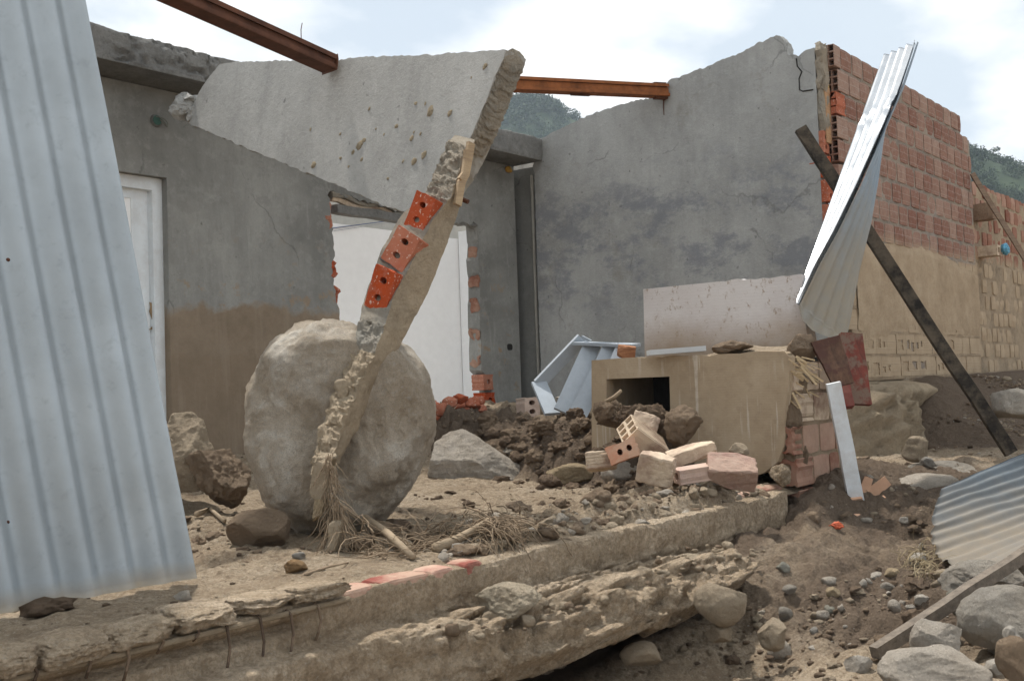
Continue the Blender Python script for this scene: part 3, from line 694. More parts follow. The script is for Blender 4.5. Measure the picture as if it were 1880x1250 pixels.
# ------------------------------------------------------------------ hollow brick side wall
hb = thing('brick_wall', 'tall red hollow brick wall with mud-smeared lower half and toothed left end', 'wall', (10.6, YB, -0.05))
xw0, xw1, zb, ch = XR+0.145, 12.62, -0.04, 0.2015
obj('mortar_core', *cbox(((xw0+xw1)/2+0.06, YB+0.058, (zb+2.55)/2), ((xw1-xw0)/2-0.07, 0, 0), (0, 0.05, 0), (0, 0, (2.55-zb)/2), 0.003), M_mortar, hb)
top_core = obj('mortar_core', *cbox(((xw0+12.3)/2+0.06, YB+0.058, 2.66), ((12.3-xw0)/2-0.07, 0, 0), (0, 0.05, 0), (0, 0, 0.105), 0.003), M_mortar, hb)
for r_ in range(4):
    obj('mortar_bed', *cbox(((xw0+xw1)/2+0.05, YB+0.02, zb+r_*ch), ((xw1-xw0)/2-0.06, 0, 0), (0, 0.017, 0), (0, 0, 0.016), 0.002), m_concrete('mud_mortar', (0.39, 0.30, 0.205)) if r_ == 0 else bpy.data.materials['mud_mortar'], hb)
bm_v = []
for s_ in range(6):
    V, F = cbox((0, 0, 0), (0.1185, 0, 0), (0, 0.055, 0), (0, 0, 0.0915), 0.006, s_*7, 0.006, 2); bm_v.append(mesh_from('brick', V, F, M_redwall))
org = A(hb.location)
holed = {(0, 1), (1, 1), (1, 2), (1, 6), (1, 7), (0, 9), (1, 10), (2, 6), (0, 10), (2, 1), (0, 2), (0, 3), (0, 5), (0, 6), (1, 3), (1, 5), (1, 11), (2, 3), (2, 11), (1, 2), (2, 10), (0, 7), (3, 2)}
nrow = 14
for r_ in range(nrow):
    zc = zb+0.1+r_*ch; xs = xw0+(0.0 if r_ % 2 == 0 else -0.1)+(0.06 if r_ in (11, 12) else 0)
    xe = 12.30 if r_ == 13 else xw1-(0.0 if r_ % 2 else 0.08)
    k = 0
    while xs < xe-0.05:
        Lb = 0.252; x0 = max(xs, xw0); x1 = min(xs+Lb-(0.015 if r_ > 5 else 0.004), xe)
        if x1-x0 > 0.05:
            cx = (x0+x1)/2; dy = rnd.uniform(-0.003, 0.004)
            if k == 0 and r_ >= 9:
                big = r_ == 11
                hbrick('brick', (cx, YB+0.057, zc), (-(x1-x0)/2, 0, 0), (0, 0.055, 0), (0, 0, 0.0915), gridholes(2, 3, 0.36, 0.37), M_redwall if not big else M_red, hb, deep=0.8, jagamp=0.2 if big else 0.03, seed=r_)
            elif (r_, k) in holed:
                if rnd.random() < 0.5: hs = [sqr(rnd.uniform(-.15, .15), rnd.uniform(-.2, .1), rnd.uniform(.5, .72), rnd.uniform(.4, .62))]
                else: hs = [sqr(-0.48, rnd.uniform(-.3, .2), rnd.uniform(.2, .36), rnd.uniform(.3, .55)), sqr(0.46, rnd.uniform(-.3, .3), rnd.uniform(.2, .36), rnd.uniform(.3, .55))]
                hs = [jag(h_, 0.15, 0.12, r_*9+k) for h_ in hs]
                hbrick('brick', (cx, YB+0.055, zc), (0, -0.055, 0), ((x1-x0)/2, 0, 0), (0, 0, 0.0915), hs, M_redwall, hb, deep=0.8, seed=r_+k)
            else:
                o = bpy.data.objects.new('brick', bm_v[rnd.randrange(6)]); COL.objects.link(o); o.parent = hb
                o.location = A([cx, YB+0.055+dy, zc])-org; o.scale = ((x1-x0)/0.237, 1, 1); o.rotation_euler = (0, rnd.uniform(-.006, .006), rnd.uniform(-.008, .008))
        xs += Lb; k += 1
# rough end column strip and mud plastered on it
xs = np.arange(xw0+0.25, 12.62, 0.02); zs = np.arange(-0.06, 1.62, 0.02)
X, Z = np.meshgrid(xs, zs, indexing='ij'); P = np.stack([X, Z, X*0], -1)
lvl = 1.13+0.10*fbm(P*0.9, 4, 77)+0.05*np.sin(X*1.9)
cover = sst(lvl+0.04, lvl-0.07, Z)*sst(0.30, 0.52, Z+0.22*fbm(P*1.6, 4, 79))
Yc = YB+0.010-cover*(0.017+0.006*fbm(P*6, 4, 78))
k = Mat('mud_coat', 0.95, 0, 0.15); k.vec = k.pos
c = k.ramp(k.noise(3, 10, 0.72), [(0.32, (0.31, 0.235, 0.155)), (0.5, (0.39, 0.30, 0.205)), (0.68, (0.46, 0.365, 0.255))])
c = k.mix(k.math('MULTIPLY', k.ramp(k.noise(50, 5, 0.7), [(0.5, 0.0), (0.65, 1.0)]), 0.35), c, (0.27, 0.20, 0.135))
k.bump(k.noise(12, 8, 0.7), 0.02, 0.8); k.bump(k.noise(70, 6, 0.7), 0.006, 0.8); M_mudcoat = k.color(c)
mc = obj('mud_coat', np.stack([X, Yc, Z], -1).reshape(-1, 3), grid_faces(len(xs), len(zs)), M_mudcoat, hb, smooth=True)
# older brick wall beyond
ow = thing('brick_wall', 'older lower brick wall of small bricks continuing at the far right edge', 'wall', (15, YB+0.1, 0))
zt2 = 2.16
obj('mortar_core', *cbox((15.3, YB+0.181, zt2/2-0.12), (2.6, 0, 0), (0, 0.06, 0), (0, 0, zt2/2+0.08), 0.003), m_concrete('dark_joint', (0.31, 0.24, 0.165), 0.6), ow)
sm = []
for s_ in range(4):
    V, F = cbox((0, 0, 0), (0.098, 0, 0), (0, 0.05, 0), (0, 0, 0.083), 0.008, s_*5+40, 0.012, 2); sm.append(mesh_from('brick', V, F, M_redwall2))
org2 = A(ow.location)
for r_ in range(12):
    z_ = -0.06+0.09+r_*0.187; x_ = 12.68+(0.1 if r_ % 2 else 0)
    while x_ < 17.6:
        o = bpy.data.objects.new('brick', sm[rnd.randrange(4)]); COL.objects.link(o); o.parent = ow
        o.location = A([x_+0.1, YB+0.165+rnd.uniform(-.012, .012), z_+rnd.uniform(-.006, .006)])-org2; o.rotation_euler = (rnd.uniform(-.02, .02), rnd.uniform(-.015, .015), rnd.uniform(-.02, .02))
        x_ += 0.212
# short jutting ends where the two walls meet
lg = obj('bracket', *cbox(at_y(1806, 390, YB+0.03), (0.10, 0, 0), (0, 0.13, 0), (0, 0, 0.10), 0.01, 2, 0.008, 3), m_concrete('brown_block', (0.24, 0.155, 0.105), 0.3), ow)
nb = at_y(1815, 462, YB+0.02)
hbrick('brick', nb, (0.0, -0.12, 0), (0.10, 0, 0), (0, 0, 0.06), [sqr(-0.3, 0.1, 0.4, 0.5)], M_mudbrick, ow, deep=0.6)
P, F = rockshape(61, 4, 3, 0.5, freq=3)
tag(obj('rag', nb+A([0.10, -0.15, 0.02])+P*A([.085, .05, .075]), F, m_flat('blue_cloth', (0.16, 0.42, 0.60), 0.9, 0.35), smooth=True, loc=nb), 'crumpled light blue rag stuffed on the brick stub of the far wall', 'rag')
o = bar('leaning_stick', at_y(1785, 318, YB-0.04), at_y(1900, 505, YB-0.55), 0.05, 0.035, m_wood('grey_stick', (0.30, 0.22, 0.16), (0.16, 0.11, 0.08)), n=6, wob=0.008)
tag(o, 'thin brown stick leaning against the older brick wall at right', 'stick')
# concrete base under the brick walls
xs = np.linspace(7.75, 18, 440); s = np.linspace(0, 1, 46)
prof = A([(3.62, -0.05), (3.40, -0.08), (3.20, -0.10), (3.12, -0.16), (3.20, -0.30), (3.30, -0.55), (3.30, -0.95)])
bulge = A([(3.62, -0.04), (3.30, -0.06), (3.08, -0.10), (2.90, -0.26), (2.82, -0.48), (2.80, -0.72), (2.80, -1.0)])
pa, pb = polyl(prof, s), polyl(bulge, s)
wgt = (1-sst(8.6, 9.5, xs))[:, None, None]
PR = pa[None]*(1-wgt)+pb[None]*wgt
X = np.repeat(xs[:, None], len(s), 1); Q = np.stack([X, PR[..., 0], PR[..., 1]], -1)
n3 = 0.8*fbm(Q*2.6, 6, 91, gain=0.6)-0.7*fbm(Q*7, 5, 92, ridged=True)+0.3*fbm(Q*24, 3, 93)
amp = 0.03+0.11*wgt[..., 0]
Q[..., 1] -= amp*n3*sst(0.05, 0.2, s)[None]; Q[..., 2] += 0.5*amp*n3*sst(0.1, 0.3, s)[None]
tp = np.sqrt(sst(7.75, 8.35, xs))[:, None]; Q[..., 1] = 3.55-(3.55-Q[..., 1])*tp; Q[..., 2] -= 0.35*(1-tp)
o = obj('wall_footing', Q.reshape(-1, 3), grid_faces(len(xs), len(s))[:, ::-1], m_concrete('yellow_concrete', (0.44, 0.35, 0.24), 0.5, 1.5), smooth=True, loc=(9, 3.3, -0.8))
tag(o, 'rough tan concrete footing left standing under the brick wall', 'footing')

# ------------------------------------------------------------------ the front foundation
fd = thing('foundation', 'long mud-caked concrete foundation step across the foreground with undercut footing', 'foundation', (3, YF, -0.8))
xs = np.concatenate([np.arange(-0.4, 1.0, 0.03), np.arange(1.0, 5.50, 0.0105)])
top = [(2.74, -0.650), (2.70, -0.622), (2.58, -0.618), (2.545, -0.622), (2.54, -0.64)]
profL = top+[(2.542, -0.735), (2.53, -0.745), (2.455, -0.755), (2.445, -0.775), (2.44, -0.90), (2.42, -0.95), (2.30, -1.0), (2.26, -1.06), (2.30, -1.5)]
profM = top+[(2.54, -0.745), (2.50, -0.750), (2.36, -0.755), (2.22, -0.785), (2.15, -0.85), (2.20, -0.92), (2.45, -0.97), (2.62, -1.03), (2.70, -1.3)]
profR = top+[(2.54, -0.775), (2.54, -0.80), (2.50, -0.81), (2.44, -0.82), (2.42, -0.84), (2.46, -0.88), (2.52, -0.93), (2.55, -1.0), (2.58, -1.3)]
ns = 130
# denser sampling on the visible part
s = np.linspace(0, 1, ns)
def idxpoly(p, s):
    p = A(p, float); t = s*(len(p)-1); i = np.arange(len(p)); return np.stack([np.interp(t, i, p[:, 0]), np.interp(t, i, p[:, 1])], -1)
L_, M_, R_ = [idxpoly(p, s) for p in (profL, profM, profR)]
wm = sst(2.3, 3.05, xs)[:, None, None]; wr2 = sst(4.25, 4.75, xs)[:, None, None]
PR = (L_[None]*(1-wm)+M_[None]*wm)*(1-wr2)+R_[None]*wr2
X = np.repeat(xs[:, None], ns, 1)
Q = np.stack([X, PR[..., 0], PR[..., 1]], -1)
lowm = sst(0.34, 0.46, s)[None]*np.ones_like(X)
nz = fbm(Q*2.3, 6, 101, gain=0.56); n2 = fbm(Q*9, 5, 102, ridged=True); n4 = fbm(Q*26, 3, 104)
amp = 0.010+lowm*(0.018+0.075*wm[..., 0]*(1-0.4*wr2[..., 0]))
n5 = np.clip(fbm(Q*17, 4, 105), -0.1, 1)
n2 = -n2
Q[..., 1] -= amp*(nz+0.9*n2)+0.006*n4+0.014*lowm*n5; Q[..., 2] += (0.6*amp*(nz+0.9*n2)+0.005*n4+0.008*n5)
# scalloped undercut of the footing: shallow at the left, gone at the right end
und = sst(0.60, 0.78, s)[None]*wm[..., 0]*(1-wr2[..., 0])
Q[..., 2] += und*0.05*fbm(np.stack([X*1.4, X*0, X*0], -1), 3, 107)
edge = np.exp(-((s-0.27)/0.07)**2)[None]
Q[..., 2] -= edge*0.030*np.clip(fbm(np.stack([X*6, X*0, X*0+3], -1), 4, 109), -0.2, 1)
# left part: lost upper edge down to the reinforcing bar
hb_, = [2.12]
cut = (1-sst(hb_-0.02, hb_+0.05, X))
facez = sst(0.26, 0.30, s)[None]*(1-sst(0.36, 0.40, s)[None])
grov = np.exp(-((Q[..., 2]+0.685)/0.016)**2)*cut*(s[None] < 0.42)
Q[..., 1] += grov*0.05
lipn = np.clip(fbm(np.stack([X*2.2, X*0, X*0+9], -1), 3, 111)+0.25, 0, 1)
Q[..., 1] -= cut*np.exp(-((Q[..., 2]+0.640)/0.022)**2)*(s[None] < 0.34)*(0.05*lipn)
obj('footing', Q.reshape(-1, 3), grid_faces(len(xs), ns)[:, ::-1], m_mud('foundation_mud', False, 1.25), fd, smooth=True)
# rounded right end
xe = xs[-1]; rows = []
for a in np.linspace(0, math.pi/2, 10):
    pr_ = Q[-1].copy(); dyy = pr_[:, 1].copy()
    rows.append(np.stack([xe+0.10*math.sin(a)+0*dyy, dyy+0.12*(1-math.cos(a)), pr_[:, 2]], -1))
rows = A(rows); obj('footing_end', rows.reshape(-1, 3), grid_faces(10, ns)[:, ::-1], bpy.data.materials['foundation_mud'], fd, smooth=True)
M_stir = m_flat('muddy_iron', (0.10, 0.07, 0.05), 0.9, 0.5, mud=0.5)
# reinforcing bar with stirrups
def fpt(x, y, Y): return at_y(x, y, Y)
pts = [fpt(x, y, 2.535) for x, y in [(-60, 1262), (60, 1232), (200, 1200), (340, 1166), (480, 1132), (560, 1113), (640, 1094)]]
pts = [p+A([0, 0, -0.008]) for p in pts]
V, F = tubev(pts, 0.009, 8); obj('rebar', V, F, M_mudconc, fd)
for (x, y, dx, h_) in [(60, 1220, 12, .05), (160, 1195, 8, .07), (232, 1180, 4, .10), (296, 1165, 2, .05), (362, 1150, 2, .04), (417, 1150, 6, .15), (478, 1135, 12, .17), (534, 1127, 4, .15), (585, 1115, 5, .10)]:
    a = fpt(x-4, y-14, 2.53); b = fpt(x, y, 2.522); c_ = b-A([-dx*0.0012, -0.012, h_])
    V, F = tubev([b+A([0, .02, .012]), b, b*.6+c_*.4+A([.006, -.004, 0]), b*.3+c_*.7+A([-.004, -.006, 0]), c_+A([0, 0.012, 0])], 0.0042, 6); obj('stirrup', V, F, M_stir, fd)
M_fm = bpy.data.materials['foundation_mud']
for i, (xa, ya, xb, yb, th_) in enumerate([(-60, 1222, 58, 1198, 46), (66, 1198, 196, 1166, 44), (190, 1170, 312, 1140, 40), (318, 1138, 424, 1114, 40), (430, 1112, 540, 1090, 30), (530, 1092, 626, 1070, 30)]):
    a_, b_ = fpt(xa, ya, 2.55), fpt(xb, yb, 2.55); c = (a_+b_)/2-A([0, 0, .006]); P, F = rockshape(700+i, 5, 3, 0.22, boxy=.6, hard=.6, freq=2.4)
    hh = th_*3.0/FPX/2
    V = c+P[:, :1]*(b_-a_)/2*1.12+P[:, 1:2]*A([0, 0.085, 0])+P[:, 2:3]*ZU*hh*1.15-ZU*0.004+A([0, .03, 0]); V = V+0.009*np.stack([fbm(V*16, 4, 710+j) for j in range(3)], 1)
    obj('edge_lump', V, F, M_fm, fd, smooth=True)
M_emb = m_rock('bedded_stone', (0.48, 0.39, 0.28), (0.34, 0.265, 0.18), 0.25, 0.6)
for i, (x, y, w_, h_, Y_) in enumerate([(900, 1150, 60, 40, 2.42), (1010, 1130, 60, 46, 2.36), (1060, 1085, 70, 40, 2.44), (1115, 1120, 56, 50, 2.30), (1175, 1060, 70, 44, 2.42), (1225, 1095, 50, 40, 2.28), (1265, 1035, 80, 40, 2.42), (950, 1190, 70, 44, 2.36), (870, 1215, 60, 50, 2.38), (1040, 1170, 60, 40, 2.28), (1330, 1020, 60, 36, 2.40), (800, 1190, 50, 36, 2.42), (1000, 1205, 22, 60, 2.34), (1120, 1165, 40, 30, 2.26), (1345, 1045, 50, 30, 2.36)]):
    P, F = rockshape(730+i, 4, 6, 0.2, freq=2.2); q = fpt(x, y, Y_+0.03); d = q@FW
    obj('stone', q+P[:, :1]*RH*w_*d/FPX/2+P[:, 2:3]*ZU*h_*d/FPX/2+P[:, 1:2]*FH*0.06, F, M_emb, fd, smooth=True)
# red bricks laid along the edge
for (x, y, hl_) in [(655, 1077, .075), (736, 1056, .115), (815, 1042, .06), (868, 1029, .05)]:
    p = at_z(x, y, -0.612)
    V, F = cbox((p[0], 2.597, -0.641), (hl_, 0, 0), (0, 0.052, 0), (0, 0, 0.028), 0.006, int(x), 0.005, 5); obj('brick', V, F, m_brick('worn_brick', (0.34, 0.115, 0.085), mud=0.5, white=0.1) if x == 655 else bpy.data.materials['worn_brick'], fd)
for i, (x, y) in enumerate([(1385, 905), (1410, 893)]):
    p = at_z(x, y, -0.60)
    V, F = cbox((p[0], 2.68, -0.625), (.09, 0, 0), (0, 0.05, 0), (0, 0, 0.03), 0.012, i, 0.015, 4); obj('brick', V, F, bpy.data.materials['worn_brick'], fd)
# lumps of rubble set in the footing
M_tanrock = m_rock('tan_rock', (0.46, 0.37, 0.265), (0.31, 0.24, 0.165), 0.25, 0.3)
M_rocks = dict(pale=m_rock('pale_rock', (0.52, 0.465, 0.395), (0.35, 0.30, 0.24), 0.45, 0.25), tan=M_tanrock,
               grey=m_rock('grey_rock', (0.38, 0.345, 0.295), (0.24, 0.212, 0.175), 0.35, 0.25), mud=m_rock('mud_rock', (0.29, 0.21, 0.14), (0.19, 0.135, 0.088), 0.15, 0.6, MUDM),
               yellow=m_rock('yellow_rock', (0.48, 0.37, 0.23), (0.34, 0.25, 0.15), 0.3, 0.3), white=m_rock('white_rock', (0.58, 0.535, 0.47), (0.41, 0.365, 0.305), 0.25, 0.35),
               green=m_rock('green_rock', (0.29, 0.295, 0.255), (0.20, 0.205, 0.175), 0.1, 0.45), blue=m_rock('blue_rock', (0.33, 0.315, 0.29), (0.23, 0.22, 0.20), 0.2, 0.35), ochre=m_rock('ochre_rock', (0.33, 0.20, 0.09), (0.18, 0.10, 0.04), 0.2, 0.2))

# ------------------------------------------------------------------ fallen wall panel and its broken hanging strip
P1, P2, P3 = at_y(345, 200, 6.30), at_d(925, 95, 5.08), at_d(742, 380, 5.47)
pn = unit(np.cross(P2-P1, P3-P1)); pn = pn if pn[0] < 0 else -pn      # outward face
px_ = unit(P2-P1); py_ = unit(np.cross(pn, px_)); py_ = py_ if py_[2] > 0 else -py_
def pl(*pts): return A([((at_p(x, y, P1, pn)-P1)@px_, (at_p(x, y, P1, pn)-P1)@py_) for x, y in pts])
pan_px = [(405, 118), (440, 114), (520, 112), (610, 112), (660, 105), (760, 103), (860, 96), (929, 92), (905, 150), (880, 215), (862, 255), (830, 320), (790, 372), (745, 391), (690, 370), (620, 341), (540, 308), (440, 266), (385, 243), (345, 226), (365, 170), (385, 140)]
ploop = jag(pl(*pan_px), 0.022, 0.007, 13, on=list(range(len(pan_px))))
fp = thing('broken_wall', 'big pale plastered piece of wall hanging tilted from the roof slab', 'wall panel', P1)
prism('panel', [ploop], P1, px_, py_, -pn*0.135, M_panel, fp, layers=5, rough=0.014, seed=21)
# rough raw edge at the right end
ed = [(929, 94), (905, 152), (880, 217), (858, 262)]
parts = []
for i in range(26):
    t = (i+1.6)/27; e = polyl([at_p(x, y, P1, pn) for x, y in ed], t)-pn*0.07-pn*0.0
    P, F = rockshape(300+i % 7, 3, 3, 0.35, freq=3); parts.append((e+P[:, :1]*(-pn)*0.066+P[:, 1:2]*py_*0.055+P[:, 2:3]*px_*(0.014+0.008*math.sin(i*2.3)), F))
V, F = merge(parts); obj('broken_edge', V, F, M_rawconc, fd and fp, smooth=False)
# torn end on the left, where it broke off the wall
parts = []
for i, (x, y, w_, h_) in enumerate([(350, 200, 46, 60), (335, 195, 30, 44), (362, 222, 40, 30), (345, 182, 40, 24), (376, 205, 30, 60), (328, 208, 18, 26)]):
    P, F = rockshape(31+i, 4, 10, 0.22, hard=1.0, freq=2.5, boxy=.4); c = at_y(x, y, 6.30); d = c@FW
    parts.append((c+P[:, :1]*px_*w_*d/FPX/2*1.3+P[:, 1:2]*pn*0.07+P[:, 2:3]*py_*h_*d/FPX/2, F))
V, F = merge(parts); obj('torn_end', V, F, M_panel, fp)
# mud splats stuck on it
sp = [(790, 205, 12), (826, 208, 7), (763, 190, 5), (781, 191, 4), (660, 268, 12), (668, 258, 7), (648, 280, 6), (576, 303, 10), (760, 296, 9), (778, 284, 9), (728, 232, 6), (756, 254, 6), (712, 328, 4), (890, 122, 7), (678, 200, 5), (690, 237, 3), (625, 246, 5), (625, 291, 5), (664, 293, 5), (740, 296, 4), (772, 246, 4), (760, 243, 3), (705, 247, 3), (640, 306, 4), (865, 143, 3), (570, 238, 4)]
for i, (x, y, s_) in enumerate(sp):
    c = at_p(x, y, P1, pn); r_ = s_*5.4/FPX; P, F = rockshape(330+i, 3, 2, 0.6, freq=3.2)
    a = rnd.uniform(-0.2, 1.6); ex = math.cos(a)*px_+math.sin(a)*py_; ey = -math.sin(a)*px_+math.cos(a)*py_
    obj('mud_splat', c+P[:, :1]*ex*r_*1.1+P[:, 1:2]*ey*r_*0.8+P[:, 2:3]*pn*min(r_*0.2, .005), F, m_rock('splat_mud', (0.54, 0.44, 0.30), (0.42, 0.33, 0.21), 0.2) if i == 0 else bpy.data.materials['splat_mud'], fp, smooth=True)

SX = [((822, 262), (860, 272), (872, 258)), ((800, 320), (842, 326), (862, 306)), ((786, 350), (829, 362), (856, 335)), ((737, 395), (790, 412), (838, 398)), ((702, 455), (762, 472), (816, 458)), ((670, 545), (722, 548), (784, 540)),
      ((660, 588), (706, 600), (752, 600)), ((645, 643), (690, 655), (718, 668)), ((618, 703), (656, 716), (688, 726)), ((592, 778), (628, 786), (650, 797)), ((572, 850), (606, 856), (624, 846)), ((580, 895), (603, 902), (612, 888))]
ND = len(SX); fine = 200
tt = np.linspace(0, 1, fine); dm = 4.98-0.80*tt
def col(k): return polyl([s_[k] for s_ in SX], tt)
# keep the three edges in step by interpolating on the station index
ti = tt*(ND-1); ii = np.arange(ND)
ed3 = []
for k, dd in ((0, 0.07), (1, 0.0), (2, 0.15)):
    xx = np.interp(ti, ii, [s_[k][0] for s_ in SX]); yy = np.interp(ti, ii, [s_[k][1] for s_ in SX])
    ed3.append(np.stack([at_d(x, y, d+dd) for x, y, d in zip(xx, yy, dm)]))
EL, EM, ER = ed3; EB = EL+(ER-EM)
m1, m2 = 18, 12
secs = []
for j in range(fine):
    ring = [EL[j]+(EM[j]-EL[j])*a for a in np.linspace(0, 1, m1, False)]+[EM[j]+(ER[j]-EM[j])*a for a in np.linspace(0, 1, m2, False)]
    ring += [ER[j]+(EB[j]-ER[j])*a for a in np.linspace(0, 1, 6, False)]+[EB[j]+(EL[j]-EB[j])*a for a in np.linspace(0, 1, 6, False)]
    secs.append(ring)
V = A(secs); K = V.shape[1]
fn = unit(np.cross(EM[88]-EL[88], EM[110]-EM[88])); fn = fn if fn@FW < 0 else -fn      # broken face looks at the street
rough_face = np.zeros(K); rough_face[:m1+1] = 1; rough_face[-4:] = 0.6
inb = ((tt > 0.20) & (tt < 0.54)).astype(float)
nz = fbm(V*11, 6, 121, gain=0.62)+0.6*fbm(V*34, 3, 122, ridged=True)
V = V+(nz*rough_face[None]*(0.025*(1-inb)+0.003)[:, None])[..., None]*fn
V = V+0.006*np.stack([fbm(V*20, 4, 125+i) for i in range(3)], -1)*(1+1.2*sst(0.6, 0.9, tt))[:, None, None]
F = []
for j in range(fine-1):
    for k in range(K): F.append((j*K+k, j*K+(k+1) % K, (j+1)*K+(k+1) % K, (j+1)*K+k))
F.append(tuple(range(K))); F.append(tuple((fine-1)*K+k for k in range(K))[::-1])
st = thing('wall_strip', 'leaning broken strip of brick wall with three bared red bricks, standing before the boulder', 'wall fragment', V[-1].mean(0))
M_strip = m_concrete('strip_render', (0.45, 0.365, 0.26), 0.4, 1.0)
ob = obj('wall', V.reshape(-1, 3), F, M_rawconc, st); ob.data.materials.append(M_strip)
for p in ob.data.polygons:
    kk = p.vertices[0] % K; p.material_index = 1 if m1 <= kk < m1+m2 else 0
    if p.index < len(F)-2 and p.index//K > fine*0.62: p.material_index = 1
bm = bmesh.new(); bm.from_mesh(ob.data); bmesh.ops.recalc_face_normals(bm, faces=bm.faces); bm.to_mesh(ob.data); bm.free()
quads = [((770, 353), (804, 366), (779, 436), (745, 415)), ((736, 415), (776, 441), (742, 504), (703, 475)), ((694, 485), (735, 503), (709, 580), (675, 562))]
for i, q in enumerate(quads):
    yq = sum(p[1] for p in q)/4; j = int(np.argmin(np.abs(np.interp(ti, ii, [(s_[0][1]+s_[1][1])/2 for s_ in SX])-yq)))
    d0 = 4.98-0.80*tt[j]-0.010
    c4 = [at_d(x, y, d0+(0.052 if k in (0, 3) else 0.004)) for k, (x, y) in enumerate(q)]
    c = sum(c4)/4; ew = (c4[1]+c4[2]-c4[0]-c4[3])/4; eh = (c4[0]+c4[1]-c4[2]-c4[3])/4; n_ = unit(np.cross(ew, eh)); n_ = n_ if n_@FW < 0 else -n_
    hs = [circ(0.05, 0.42, 0.32, 0.155, 14), circ(-0.02, -0.40, 0.32, 0.155, 14)]
    b = hbrick('brick', c-n_*0.045, n_*0.068, ew, eh, hs, M_red, st, deep=0.55, jagamp=0.05, seed=i+3)
    # mortar plug seen deep in a hole
    hc = c+ew*(-0.02)+eh*(-0.42)-n_*0.012; P, F2 = rockshape(80+i, 2, 2, 0.2)
    obj('mortar_plug', hc-n_*0.02+P*(0.015+0.006*(i == 1)), F2, M_slab, b)
    # mortar bed under the brick
    if i < 2:
        e0, e1 = c4[3]+n_*0.006, c4[2]+n_*0.010
        V2, F2 = tubev([e0+(e1-e0)*t+n_*0.004*math.sin(9*t+i) for t in np.linspace(-0.05, 1.05, 9)], 0.010, 6); obj('mortar_joint', V2, F2, M_slab, st)
sl = bar('wood_sliver', at_d(866, 262, 4.93), at_d(838, 375, 4.86), 0.035, 0.02, m_wood('sliver_wood', (0.44, 0.33, 0.21), (0.28, 0.20, 0.13)), st, n=6, wob=0.008)
sl = bar('wood_sliver', at_d(858, 275, 4.90), at_d(845, 330, 4.86), 0.02, 0.015, bpy.data.materials['sliver_wood'], st, n=4, wob=0.01)
V, F = tubev([at_d(838, 352, 4.95), at_d(848, 366, 4.93), at_d(860, 371, 4.92)], 0.011, 7); obj('rebar_stub', V, F, M_rust, st)
# stones clinging to the tail of the strip
for i, (x, y, w_, h_, d) in enumerate([(590, 884, 40, 84, 4.22), (586, 935, 20, 44, 4.2), (618, 985, 34, 66, 4.12), (628, 715, 34, 40, 4.44), (600, 845, 44, 30, 4.28)]):
    P, F = rockshape(140+i, 4, 9, 0.16, hard=1.0, boxy=.5); c = at_d(x, y, d); lean = P[:, 2:3]*0.28
    obj('clinging_stone', c+(P[:, :1]+lean)*RH*w_*d/FPX/2+P[:, 2:3]*ZU*h_*d/FPX/2+P[:, 1:2]*FH*0.035, F, M_strip if i != 1 else M_rocks['yellow'], st, smooth=True)

# ------------------------------------------------------------------ boulder
V0, F = ico(6); P = V0.copy(); m = np.max(np.abs(P), axis=1, keepdims=True); P = P*0.88+P/m*0.12*0.9
P = P*(1+0.07*fbm(P*0.9+4, 3, 131))[:, None]
for n, d, h_ in [((0.15, 0.05, 1), .90, .6), ((-1, -0.1, -0.1), .90, .6), ((0.78, -0.1, -0.62), .80, .7), ((0.1, -1, 0.1), .82, .8), ((0.75, -.75, 0.1), .96, .6), ((-.75, -.7, .1), .94, .6), ((0, 0, -1), .90, .9)]:
    n = unit(n); e = P@n-d; P = P-np.clip(e, 0, None)[:, None]*n*h_
def dent(P, c, r, a):
    q = np.linalg.norm(P-A(c), axis=1); return P+(np.exp(-(q/r)**2)*a)[:, None]*A([0, 1, 0])
P = dent(P, (-0.45, -.8, 0.10), 0.34, 0.20); P = dent(P, (0.05, -.8, -0.18), 0.22, 0.11); P = dent(P, (0.40, -.75, -0.62), 0.16, 0.12); P = dent(P, (-.62, -.7, .35), .22, .08)
nn = P/np.linalg.norm(P, axis=1, keepdims=True)
P = P+nn*(0.075*fbm(P*2.2, 6, 133, gain=0.6)+0.026*fbm(P*6, 5, 134, ridged=True)+0.010*fbm(P*26, 3, 135))[:, None]
lo, hi = P.min(0), P.max(0); P = (P-(lo+hi)/2)/((hi-lo)/2)
bd = 4.86; bc = at_d(630, 783, bd)
bw_, bh = 346*bd/FPX, 392*bd/FPX
V = bc+P[:, :1]*RH*bw_/2+P[:, 2:3]*ZU*bh/2+P[:, 1:2]*FH*0.40
k = Mat('boulder', 0.9, 0, 0.3)
c = k.ramp(k.noise(4, 10, 0.68, dist=0.6), [(0.34, (0.45, 0.355, 0.25)), (0.5, (0.69, 0.59, 0.465)), (0.62, (0.86, 0.79, 0.68))])
c = k.mix(k.math('MULTIPLY', k.ramp(k.noise(2.2, 8, 0.7, off=(2, 3, 5)), [(0.45, 0.0), (0.62, 1.0)]), 0.7), c, (0.47, 0.375, 0.27))
c = k.mix(k.math('MULTIPLY', k.ramp(k.noise(200, 3, 0.75), [(0.48, 0.0), (0.62, 1.0)]), 0.35), c, (0.20, 0.17, 0.14))
c = k.mix(k.math('MULTIPLY', k.ramp(k.noise(150, 3, 0.75, off=(7, 7, 7)), [(0.54, 0.0), (0.68, 1.0)]), 0.3), c, (0.62, 0.60, 0.56))
c = k.mix(k.math('MULTIPLY', k.ramp(k.noise(26, 7, 0.75, stretch=(1, 1, 2)), [(0.55, 0.0), (0.66, 1.0)]), 0.35), c, (0.62, 0.62, 0.60))
k.bump(k.noise(6, 10, 0.78), 0.11, 1.0); k.bump(k.noise(38, 8, 0.8), 0.028, 1.0); k.color(c)
